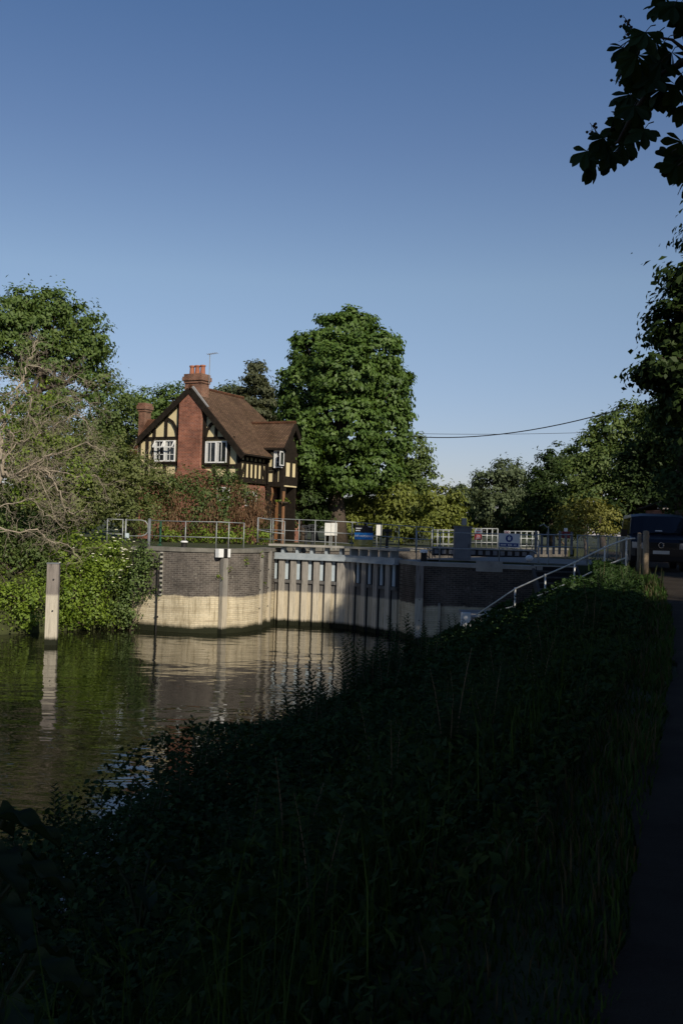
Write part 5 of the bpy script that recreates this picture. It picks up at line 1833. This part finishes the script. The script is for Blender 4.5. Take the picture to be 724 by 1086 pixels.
def palmate(o, pet, size):
    """compound leaf: petiole from o along pet, then seven drooping leaflets"""
    hub = o + pet
    stalks.tube([o, o + pet * .5 + Vector((0, 0, .02)), hub], [.005, .004, .004], 4, caps=False)
    ax = (pet.normalized() + Vector((0, 0, -.7))).normalized()
    n0 = Vector((rnd.gauss(0, .3), -.9 + rnd.gauss(0, .3), .35)).normalized()
    side = ax.cross(n0).normalized()
    k = rnd.choice((5, 6, 7, 7))
    tint = rnd.random()
    for i in range(k):
        a_ = -1.75 + 3.5 * i / (k - 1) + rnd.gauss(0, .08)
        d_ = ax * math.cos(a_) + side * math.sin(a_) + n0 * rnd.gauss(0, .18) + Vector((0, 0, -.25))
        f_ = .62 + .38 * math.cos(a_ * .8)
        leaflet(hub, d_, n0 + Vector((rnd.gauss(0, .2), 0, rnd.gauss(0, .2))), size * 1.04 * f_ * rnd.uniform(.9, 1.08), size * f_ * .46, tint)


br = MB()
br.tube([tb.lerp(Vector((7.2, 4.5, 11)), .55), P(830, 60, 6.8), P(790, 50, 7.4), P(735, 60, Yb), P(700, 80, Yb), P(672, 118, Yb), P(655, 150, Yb), P(637, 165, Yb)], [.12, .08, .06, .035, .026, .018, .012, .006], 7)
br.tube([P(735, 60, Yb), P(712, 42, Yb), P(690, 38, Yb)], [.02, .012, .006], 5)
br.tube([P(790, 50, 7.4), P(750, 150, 7.6), P(718, 176, 7.7)], [.03, .014, .006], 5)
br.tube([P(760, 10, 7.5), P(735, -12, 7.6), P(712, -4, 7.7)], [.02, .012, .006], 5)
br.tube([P(790, 50, 7.4), P(740, 100, 7.8), P(712, 104, 7.9)], [.02, .012, .006], 5)
part('hanging_branch', br, M['bark'], near, smooth=True)
hubs = [(630, 172, .20), (622, 160, .17), (645, 160, .19), (652, 140, .2), (660, 152, .2), (640, 146, .17), (665, 128, .2), (672, 148, .2), (655, 118, .2), (678, 122, .2), (668, 100, .2), (685, 105, .2), (676, 84, .2), (692, 82, .2), (700, 95, .19), (664, 72, .19), (675, 58, .19), (688, 58, .2), (700, 66, .2), (660, 50, .16), (672, 40, .17), (684, 34, .17), (694, 42, .18),
        (704, 44, .19), (712, 56, .2), (716, 90, .19), (712, 104, .18), (722, 78, .2), (690, 68, .19), (682, 138, .17), (714, 6, .2), (704, -4, .2), (722, 2, .2), (698, 4, .15), (716, 174, .2), (708, 168, .17), (724, 166, .2), (722, 150, .17), (728, 20, .2), (730, 110, .2), (738, 90, .2), (736, 60, .2), (686, 92, .2), (672, 112, .18), (660, 134, .2), (648, 168, .16), (728, 190, .19)]
for (px, py, sz) in hubs:
    o_ = P(px + rnd.uniform(6, 14), py - rnd.uniform(4, 14), Yb + rnd.uniform(-.4, .4))
    h_ = P(px, py, Yb + rnd.uniform(-.4, .4))
    palmate(o_, h_ - o_, sz * rnd.uniform(.95, 1.1))
me = bpy.data.meshes.new('palmate_leaves')
me.from_pydata([v - tb for v in LV['v']], [], LV['f'])
at_ = me.attributes.new('tint', 'FLOAT', 'POINT')
at_.data.foreach_set('value', np.array(LV['t'], dtype=np.float32))
me.update()
link('palmate_leaves', me, LEAF['overhang'], near)
part('leaf_stalks', stalks, M['bark'], near)
stalks = MB()
# spent flower panicles
for (px, py) in ((660, 30), (627, 134), (656, 84), (662, 20)):
    a_ = P(px + 10, py + 16, Yb)
    e_ = P(px - 2, py - 4, Yb)
    stalks.tube([a_, a_.lerp(e_, .5) + Vector((.01, 0, 0)), e_], [.006, .004, .002], 4, caps=False)
    for k in range(9):
        c_ = a_.lerp(e_, .35 + .07 * k) + Vector((rnd.gauss(0, .025), rnd.gauss(0, .03), rnd.gauss(0, .02)))
        stalks.tube([a_.lerp(e_, .3 + .07 * k), c_], .002, 3, caps=False)
        stalks.lathe(c_, [(.003, -.012), (.012, -.004), (.012, .006), (.003, .012)], 6)
part('flower_stalks', stalks, M['bark'], near)
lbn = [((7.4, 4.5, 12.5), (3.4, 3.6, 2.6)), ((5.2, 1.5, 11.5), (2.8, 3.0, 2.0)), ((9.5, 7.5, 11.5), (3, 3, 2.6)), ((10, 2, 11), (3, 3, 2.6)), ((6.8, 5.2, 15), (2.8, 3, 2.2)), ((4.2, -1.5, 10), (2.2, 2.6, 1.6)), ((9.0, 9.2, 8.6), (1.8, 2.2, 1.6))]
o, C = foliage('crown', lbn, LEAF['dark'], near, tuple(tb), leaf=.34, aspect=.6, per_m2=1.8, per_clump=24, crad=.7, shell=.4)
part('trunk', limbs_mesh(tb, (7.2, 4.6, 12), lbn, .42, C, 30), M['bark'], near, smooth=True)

b0 = Vector((16.0, 17.0, gz(16, 17) - .1))  # unseen tree, crown raised to shade the right wall but spare the handrail
tree('lime_tree', 'unseen high crowned lime tree on the right, shaped to shade the lock wall', b0, (16, 17, 19), [((15.0, 17.5, 17.5), (2.6, 2.6, 2.2)), ((17.5, 16.5, 17), (2.8, 2.8, 2.2)), ((16, 18.5, 19.5), (2.8, 2.6, 2.2)), ((16.5, 15.5, 19.5), (2.6, 2.6, 2.2)), ((16, 17, 21.5), (2.4, 2.4, 2))], 'dark', .34, leaf=.4, aspect=.65, per_m2=2.0, per_clump=22, crad=.7, shell=.4)
# other towpath trees behind and beside the camera: they throw the foreground into shade
def shade_tree(x, y, hgt, rad, label, first=[]):
    if not first:
        t_ = thing('lime_tree', label, 'tree', (x, y, gz(x, y) - .1), 0, 'tall trees lining the towpath out of frame')
        lbs_ = [((0, 0, 12.5), (3.2, 3.2, 3.2)), ((1.8, .5, 9.5), (3, 3, 2.8)), ((-1.8, .8, 9.5), (3, 3, 2.8)), ((.3, -2, 9), (3, 2.8, 2.8)), ((.2, 2, 9.2), (3, 2.8, 2.8)), ((0, 0, 15.0), (2.2, 2.2, 2.2)), ((-1.5, -1.2, 6.2), (2.4, 2.4, 1.8)), ((1.5, 1, 6), (2.4, 2.4, 1.8))]
        off = tuple(t_.location)
        o_, C_ = foliage('crown', [((c_[0] + off[0], c_[1] + off[1], c_[2] + off[2]), r_) for c_, r_ in lbs_], LEAF['dark'], t_, off, leaf=.42, aspect=.65, per_m2=1.7, per_clump=22, crad=.75, shell=.4)
        part('trunk', limbs_mesh(off, (off[0], off[1], off[2] + 13), [((c_[0] + off[0], c_[1] + off[1], c_[2] + off[2]), r_) for c_, r_ in lbs_], .4, C_, 20), M['bark'], t_, smooth=True)
        first.append(t_)
        r0_ = t_
    else:
        r0_ = dup(first[0], (x, y, gz(x, y) - .1), rnd.uniform(0, 6.28), 1.0, label)
    r0_.scale = (rad, rad, hgt)
    return r0_


for (x, y, hgt, rad, lab) in SHADE if 'SHADE' in globals() else (
        (8.0, 6.8, 1.0, 1.0, 'tall lime tree beside the towpath, nearest on the right'),
        (18.5, 22.5, 1.2, 1.1, 'tall lime tree beside the towpath near the van'),
        (17.5, 30.5, .9, .9, 'unseen shorter lime tree added for shade on the right level with the van'),  # unseen, added to shade the dark tree behind the van
        (5.0, -5.5, 1.0, 1.0, 'tall lime tree just behind the camera'),
        (9.5, -4.0, 1.1, 1.0, 'tall lime tree behind the camera on the right'),
        (0.8, -7.0, 1.0, 1.0, 'tall lime tree behind the camera on the towpath side'),
        (-4.5, -8.0, 1.0, 1.0, 'tall lime tree behind the camera near the water'),
        (-1.5, -14.0, 1.3, 1.2, 'tall lime tree in the row further behind the camera'),
        (12.4, 0.5, 1.2, 1.0, 'tall lime tree set back right of the camera'),
        (23.0, 12.5, 1.3, 1.1, 'tall lime tree set back in the second row'),
        (13.0, -3.0, 1.3, 1.2, 'tall lime tree set back behind the camera')):
    shade_tree(x, y, hgt, rad, lab)

# ------------------------------------------------------------------ bank vegetation
def bank_points(n_, t0, t1, y0, y1, power=1.6):
    """more points near the camera"""
    u = rng.random(n_)
    y = y0 + (y1 - y0) * u ** power
    t_ = t0 + (t1 - t0) * rng.random(n_)
    x = edge_x(y) - t_ / .945
    return x, y, t_


# grass blades
def grass(name, n_, t0, t1, y0, y1, h0, h1, mat, wid=.008, power=1.7):
    x, y, t_ = bank_points(n_, t0, t1, y0, y1, power)
    z = ground_z(x, y)
    ok = z > .02
    x, y, z = x[ok], y[ok], z[ok]
    n2_ = len(x)
    hgt = (h0 + (h1 - h0) * rng.random(n2_) ** 1.5) * (.9 + .25 * (hnoise(x * 1.7 + 2, y * 1.3)) + .25 * (hnoise(y * .9, x * 2.3)))
    hgt = np.clip(hgt, .05, None)
    az = rng.random(n2_) * 2 * np.pi
    lean = .15 + .45 * rng.random(n2_)
    dx_, dy_ = np.cos(az), np.sin(az)
    w = wid * (1 + y / 9.0) * (.7 + .6 * rng.random(n2_))
    sx_, sy_ = -dy_ * w, dx_ * w
    b_ = np.stack([x, y, z - .03], 1)
    m_ = b_ + np.stack([dx_ * lean * hgt * .25, dy_ * lean * hgt * .25, hgt * .6], 1)
    e_ = b_ + np.stack([dx_ * lean * hgt, dy_ * lean * hgt, hgt * (1 - .35 * lean)], 1)
    s_ = np.stack([sx_, sy_, np.zeros(n2_)], 1)
    v = np.empty((n2_, 5, 3))
    v[:, 0] = b_ - s_
    v[:, 1] = b_ + s_
    v[:, 2] = m_ - s_ * .8
    v[:, 3] = m_ + s_ * .8
    v[:, 4] = e_
    me_ = bpy.data.meshes.new(name)
    base = (np.arange(n2_) * 5)[:, None]
    quads = base + np.array([[0, 1, 3, 2]])
    tris = base + np.array([[2, 3, 4]])
    loops = np.concatenate([quads, tris], 1).ravel().astype(np.int32)
    me_.vertices.add(n2_ * 5)
    me_.vertices.foreach_set('co', v.astype(np.float32).ravel())
    me_.loops.add(len(loops))
    me_.loops.foreach_set('vertex_index', loops)
    me_.polygons.add(n2_ * 2)
    st = np.empty(n2_ * 2, np.int32)
    st[0::2] = np.arange(n2_) * 7
    st[1::2] = np.arange(n2_) * 7 + 4
    tt = np.empty(n2_ * 2, np.int32)
    tt[0::2] = 4
    tt[1::2] = 3
    me_.polygons.foreach_set('loop_start', st)
    me_.polygons.foreach_set('loop_total', tt)
    a_ = me_.attributes.new('tint', 'FLOAT', 'POINT')
    a_.data.foreach_set('value', np.repeat(rng.random(n2_), 5).astype(np.float32))
    me_.update(calc_edges=True)
    o_ = link(name, me_, mat)
    o_['kind'] = 'stuff'
    return o_


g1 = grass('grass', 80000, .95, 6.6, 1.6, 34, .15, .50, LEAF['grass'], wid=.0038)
g1['label'] = 'long green grass covering the shaded river bank'
g2 = grass('verge_grass', 26000, -.05, 1.1, 1.4, 30, .05, .22, LEAF['grass'], wid=.004, power=1.8)
g2['label'] = 'short grass verge along the towpath edge'
g3 = grass('dry_grass', 2600, -.03, .9, 1.6, 26, .08, .32, LEAF['drygrass'], wid=.003)
g3['label'] = 'dry straw coloured grass stems by the towpath edge'
g4 = grass('far_verge_grass', 9000, -6.5, -3.2, 0, 40, .08, .4, LEAF['grass'], power=1.2)
g4['label'] = 'grass on the far side of the towpath'

# broadleaf undergrowth
n_ = 150000
x, y, t_ = bank_points(n_, .5, 7.2, 1.8, 36.5, 1.25)
z = ground_z(x, y)
ok = (z > -.4) & (rng.random(n_) < np.clip((y - 2.0) / 5, .5, 1))
x, y, z, t_ = x[ok], y[ok], z[ok], t_[ok]
z = np.maximum(z, 0)
hmax = .38 + .22 * (t_ > 3.4) + .85 * np.clip((hnoise(x * .55 + 3, y * .5) + .8) / 1.6, 0, 1)
hmax *= np.clip((t_ - .4) / 1.6, .25, 1.0) * np.where((y > 25) & (t_ > 1.6), .5, 1.0)
hh = hmax * (1 - rng.random(len(x)) ** 1.8 * .85)
pos = np.stack([x, y, z + hh], 1)
nr = rand_dirs(len(x)) * .8 + np.array([0, -.1, .9])
L = (.03 + .07 * rng.random(len(x)) ** 1.5) * (1 + np.clip(y - 6, 0, 30) / 24)
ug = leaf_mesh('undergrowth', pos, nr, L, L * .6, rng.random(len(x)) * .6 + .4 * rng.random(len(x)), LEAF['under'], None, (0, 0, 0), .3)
ug['kind'] = 'stuff'
ug['label'] = 'tangled leafy undergrowth on the shaded bank'


n_ = 40000
x, y, t_ = bank_points(n_, .4, 6.4, 1.8, 36, 1.2)
z = np.maximum(ground_z(x, y), 0)
hh = (.15 + .75 * rng.random(len(x)) ** 1.6) * np.where((y > 25) & (t_ > 1.6), .55, 1.0) * np.clip((t_ - .1) / 1.5, .25, 1)
nr = rand_dirs(len(x)) + np.array([0, -.2, .4])
L = (.035 + .055 * rng.random(len(x))) * (1 + np.clip(y - 5, 0, 30) / 18)
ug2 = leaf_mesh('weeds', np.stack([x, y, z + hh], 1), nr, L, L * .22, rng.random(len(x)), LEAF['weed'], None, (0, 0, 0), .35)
ug2['kind'] = 'stuff'
ug2['label'] = 'narrow leaved weeds mixed through the bank growth'
g5 = grass('seed_grass', 2600, .8, 6.2, 2.2, 33, .7, 1.2, LEAF['grass'], wid=.0022)
g5['label'] = 'thin seeding grass stems rising above the bank growth'


# tall nettles / loosestrife: one plant with parts, then copies
def herb(kind):
    hgt = 1.25
    st_ = MB()
    V, Nn, Ls = [], [], []
    stems = 3 if kind == 0 else 2
    for s in range(stems):
        ang = 2 * math.pi * s / stems + .4
        pts_ = [Vector((.05 * math.cos(ang), .05 * math.sin(ang), 0))]
        for i in range(1, 7):
            f_ = i / 6
            pts_.append(Vector((math.cos(ang) * (.05 + .16 * f_ * f_), math.sin(ang) * (.05 + .16 * f_ * f_), hgt * f_ * (1 - .16 * s))))
        st_.tube(pts_, [.008, .008, .007, .006, .005, .004, .002], 5, caps=False)
        for i in range(4, 40):
            f_ = i / 39
            k = f_ * 6
            p_ = pts_[min(5, int(k))].lerp(pts_[min(6, int(k) + 1)], k - int(k))
            ln = (.19 if kind == 0 else .17) * (1.1 - .72 * f_ ** 2)
            for sgn in (0, 1):
                a_ = i * 1.57 + sgn * math.pi + s
                d_ = Vector((math.cos(a_), math.sin(a_), .35 if kind == 0 else .75)).normalized()
                V.append((p_, d_, ln))
    return st_, V


def herb_mesh(V, kind):
    vs, fs, tt = [], [], []
    for (p_, d_, ln) in V:
        s_ = d_.cross(Vector((0, 0, 1))).normalized()
        n0 = s_.cross(d_)
        w = ln * (.32 if kind == 0 else .17)
        b_ = len(vs)
        tip = p_ + d_ * ln - Vector((0, 0, ln * .25))
        m1 = p_ + d_ * ln * .4
        vs += [p_, m1 - s_ * w, m1 + n0 * .0 - Vector((0, 0, .01)), m1 + s_ * w, tip]
        fs += [(b_, b_ + 1, b_ + 2), (b_, b_ + 2, b_ + 3), (b_ + 1, b_ + 4, b_ + 2), (b_ + 2, b_ + 4, b_ + 3)]
        tt += [rnd.random()] * 5
    me_ = bpy.data.meshes.new('leaves')
    me_.from_pydata([tuple(v) for v in vs], [], fs)
    a_ = me_.attributes.new('tint', 'FLOAT', 'POINT')
    a_.data.foreach_set('value', np.array(tt, dtype=np.float32))
    me_.update()
    return me_


protos = []
for kind, (nm, lab) in enumerate((('nettle', 'tall dark nettle standing in the shaded bank growth'), ('willowherb', 'tall narrow leaved willowherb standing in the shaded bank growth'))):
    st_, V = herb(kind)
    t = thing(nm, lab, 'plant', (0, 0, 0), 0, 'nettles on the river bank' if kind == 0 else 'willowherbs on the river bank')
    part('stem', st_, M['twig'], t, world=False)
    link('leaves', herb_mesh(V, kind), LEAF['nettle'], t)
    protos.append(t)
used = [False, False]
spots = [(318, 712, 18, 1), (326, 724, 17.3, 0), (338, 706, 17.6, 1), (228, 772, 12.4, 1), (205, 775, 12.2, 1), (190, 790, 11.6, 1), (170, 815, 11, 1), (290, 760, 14.6, 0), (355, 740, 16.4, 1), (368, 712, 19.5, 0), (384, 672, 22, 1), (398, 668, 23, 0), (440, 655, 25, 1), (448, 660, 24.6, 1), (420, 672, 23, 0), (494, 690, 24, 1), (474, 690, 23, 0), (530, 676, 25.5, 1), (552, 664, 27, 0), (576, 648, 28.5, 1), (606, 632, 28, 1), (632, 616, 27, 0), (648, 604, 26.8, 1), (662, 596, 26.4, 1), (676, 598, 25.4, 1), (692, 604, 24.6, 1), (700, 612, 23.6, 0), (90, 862, 9.4, 1), (112, 838, 9.9, 1), (140, 826, 10.4, 1), (160, 850, 10, 0), (240, 830, 11, 1), (218, 765, 12.5, 1), (212, 790, 12.0, 0), (322, 700, 17.5, 1), (332, 715, 17.0, 1), (343, 720, 17.2, 1), (350, 728, 16.5, 0), (372, 650, 22, 1), (378, 655, 22.5, 1), (412, 655, 24, 1), (425, 648, 25, 1), (434, 640, 25.5, 1), (455, 668, 25, 0), (480, 668, 26, 0), (430, 700, 20, 0), (300, 745, 15, 0), (270, 770, 14, 1), (180, 800, 11.5, 1), (150, 840, 10.5, 1), (120, 850, 9.5, 1), (100, 870, 9, 1), (135, 860, 9.8, 0), (240, 800, 12, 0),
         (395, 690, 20, 0), (465, 690, 22, 0), (510, 668, 25, 0), (540, 665, 27, 0), (565, 655, 28, 1), (590, 640, 28, 0), (615, 628, 27, 1), (640, 612, 26, 0), (655, 604, 26, 1), (668, 600, 25.5, 0), (685, 606, 24, 0), (600, 650, 24, 0), (560, 680, 22, 0), (520, 700, 20, 0), (470, 730, 17, 0), (410, 740, 16, 0), (360, 760, 14.5, 0), (310, 800, 12.5, 0), (628, 640, 22, 0), (660, 630, 22, 1), (580, 665, 26, 1), (490, 680, 27, 1), (250, 845, 10.5, 0), (200, 860, 9.5, 0)]
for (px, py, Yd, kind) in spots:
    q_ = P(px, py, Yd)
    g_ = max(gz(q_.x, Yd), -.05)
    sc_ = min(1.5, max(.45, (q_.z - g_) / 1.22))
    rz_ = rnd.uniform(0, 6.28)
    if not used[kind]:
        o_ = protos[kind]
        o_.location = (q_.x, Yd, g_)
        o_.rotation_euler = (0, 0, rz_)
        o_.scale = (sc_,) * 3
        used[kind] = True
    else:
        dup(protos[kind], (q_.x, Yd, g_), rz_, sc_)


for i in range(165):
    wat = i < 80
    Yd = rnd.uniform(7.5, 27) if wat else 4 + 22 * rnd.random() ** 1.3
    tt_ = rnd.uniform(4.6, 6.7) if wat else rnd.uniform(1.2, 4.6)
    X_ = float(edge_x(Yd)) - tt_ / .945
    g_ = max(gz(X_, Yd), 0)
    kind = 1 if rnd.random() < .5 else 0
    dup(protos[kind], (X_, Yd, g_), rnd.uniform(0, 6.28), rnd.uniform(.75, 1.3) if wat else rnd.uniform(.55, .95))


# broad-leaved plants at the lower left
def broadleaf(loc, leaves, label):
    t_ = thing('burdock', label, 'plant', loc)
    vs, fs, tt = [], [], []
    st_ = MB()
    for (az, rise, L_, tilt) in leaves:
        L_ *= .72
        d_ = Vector((math.cos(az), math.sin(az), 0))
        tip0 = d_ * L_ * .7 + Vector((0, 0, rise))
        st_.tube([(0, 0, 0), tip0 * .5 + Vector((0, 0, .08)), tip0], [.012, .009, .007], 5)
        ax = (d_ + Vector((0, 0, tilt))).normalized()
        s_ = ax.cross(Vector((0, 0, 1))).normalized()
        n0 = s_.cross(ax)
        b_ = len(vs)
        rows_n, colsn = 15, 11
        for i in range(rows_n):
            u = i / (rows_n - 1)
            wv = L_ * (.58 + .03 * math.sin(u * 21)) * math.sin(math.pi * min(1, (u * .86 + .14)) ** .8) ** .8
            for j in range(colsn):
                v_ = (j / (colsn - 1) - .5) * 2
                rip = .06 * L_ * math.sin(u * 14 + v_ * 5) * abs(v_)
                p_ = tip0 + ax * (L_ * (u - .1)) + s_ * (v_ * wv * .5) + n0 * (abs(v_) * .16 * L_ - .25 * L_ * u * u + rip)
                vs.append(p_)
                tt.append(.3 + .4 * (1 - abs(v_)))
        for i in range(rows_n - 1):
            for j in range(colsn - 1):
                a_ = b_ + i * colsn + j
                fs.append((a_, a_ + 1, a_ + colsn + 1, a_ + colsn))
    me_ = bpy.data.meshes.new('leaves')
    me_.from_pydata([tuple(v) for v in vs], [], fs)
    a_ = me_.attributes.new('tint', 'FLOAT', 'POINT')
    a_.data.foreach_set('value', np.array(tt, dtype=np.float32))
    me_.polygons.foreach_set('use_smooth', [True] * len(me_.polygons))
    me_.update()
    link('leaves', me_, LEAF['burdock'], t_)
    part('stalk', st_, M['stalk'], t_, world=False)
    return t_


def on_bank(px, py, Yd, up_):
    q_ = P(px, py, Yd)
    return (q_.x, Yd, q_.z - up_)


broadleaf(on_bank(-50, 900, 3.6, .42), [(.2, .52, .34, -.25), (-.5, .42, .34, -.3), (1.2, .46, .3, -.2), (2.4, .5, .3, -.2), (-1.4, .3, .32, -.35), (3.6, .46, .3, -.2)], 'large broad leaved plant at the far left edge, upper of two')
broadleaf(on_bank(-22, 925, 3.5, .35), [(.1, .36, .30, -.3), (-.7, .26, .30, -.3), (1.0, .36, .28, -.2), (2.2, .38, .26, -.2), (-1.6, .2, .28, -.4), (.5, .18, .26, -.3)], 'broad leaved plant at the far left edge, lower of two')
broadleaf(on_bank(-15, 1030, 3.0, .35), [(.0, .36, .30, -.3), (-.9, .28, .30, -.3), (.9, .36, .28, -.2), (2.2, .38, .26, -.2), (-2.0, .22, .28, -.4), (3.4, .34, .3, -.2)], 'large broad leaved plant in the bottom left corner')
broadleaf(on_bank(150, 930, 5.4, .3), [(.2, .36, .26, -.3), (2.9, .34, .28, -.3), (1.4, .36, .24, -.2), (-1.2, .28, .26, -.3)], 'low broad leaved plant in grass right of the left edge leaves')

# ------------------------------------------------------------------ light
SUN_AZ, SUN_EL = 154.0, 31.0
sd = bpy.data.lights.new('sun', 'SUN')
sd.energy = 5.0
sd.angle = R(.53)
sd.color = (1.0, .90, .74)
so = bpy.data.objects.new('sun', sd)
col.objects.link(so)
az, el = R(SUN_AZ), R(SUN_EL)
dirv = Vector((math.sin(az) * math.cos(el), math.cos(az) * math.cos(el), math.sin(el)))
so.rotation_euler = dirv.to_track_quat('Z', 'Y').to_euler()
so.location = dirv * 200

wd = bpy.data.worlds.new('World')
scene.world = wd
wd.use_nodes = True
nt = wd.node_tree
bgn = nt.nodes.get('Background') or nt.nodes.new('ShaderNodeBackground')
sky = nt.nodes.new('ShaderNodeTexSky')
sky.sky_type = 'NISHITA'
sky.sun_disc = False
sky.sun_elevation = el
sky.sun_rotation = az
sky.air_density = 1.0
sky.dust_density = 0.3
sky.ozone_density = 3.0
tcw = nt.nodes.new('ShaderNodeTexCoord')
spw = nt.nodes.new('ShaderNodeSeparateXYZ')
nt.links.new(tcw.outputs['Generated'], spw.inputs[0])
rpw = ramp(nt, spw.outputs[2], [(0.0, (.56, .53, .68)), (.075, (.70, .62, .69)), (.24, (.90, .81, .765)), (.36, (.72, .70, .745)), (.46, (.59, .655, .75)), (1.0, (.42, .50, .66))])
tint = mixc(nt, 1.0, sky.outputs[0], rpw.outputs[0], 'MULTIPLY')
dbl = mixc(nt, 1.0, tint, (2.0, 2.0, 2.0), 'MULTIPLY')
nt.links.new(dbl, bgn.inputs[0])
bgn.inputs[1].default_value = .06

scene.view_settings.view_transform = 'Standard'
scene.view_settings.look = 'None'
scene.view_settings.exposure = 0
scene.cycles.max_bounces = 6
scene.cycles.diffuse_bounces = 3
scene.cycles.glossy_bounces = 3
scene.cycles.transmission_bounces = 3
scene.cycles.use_denoising = True
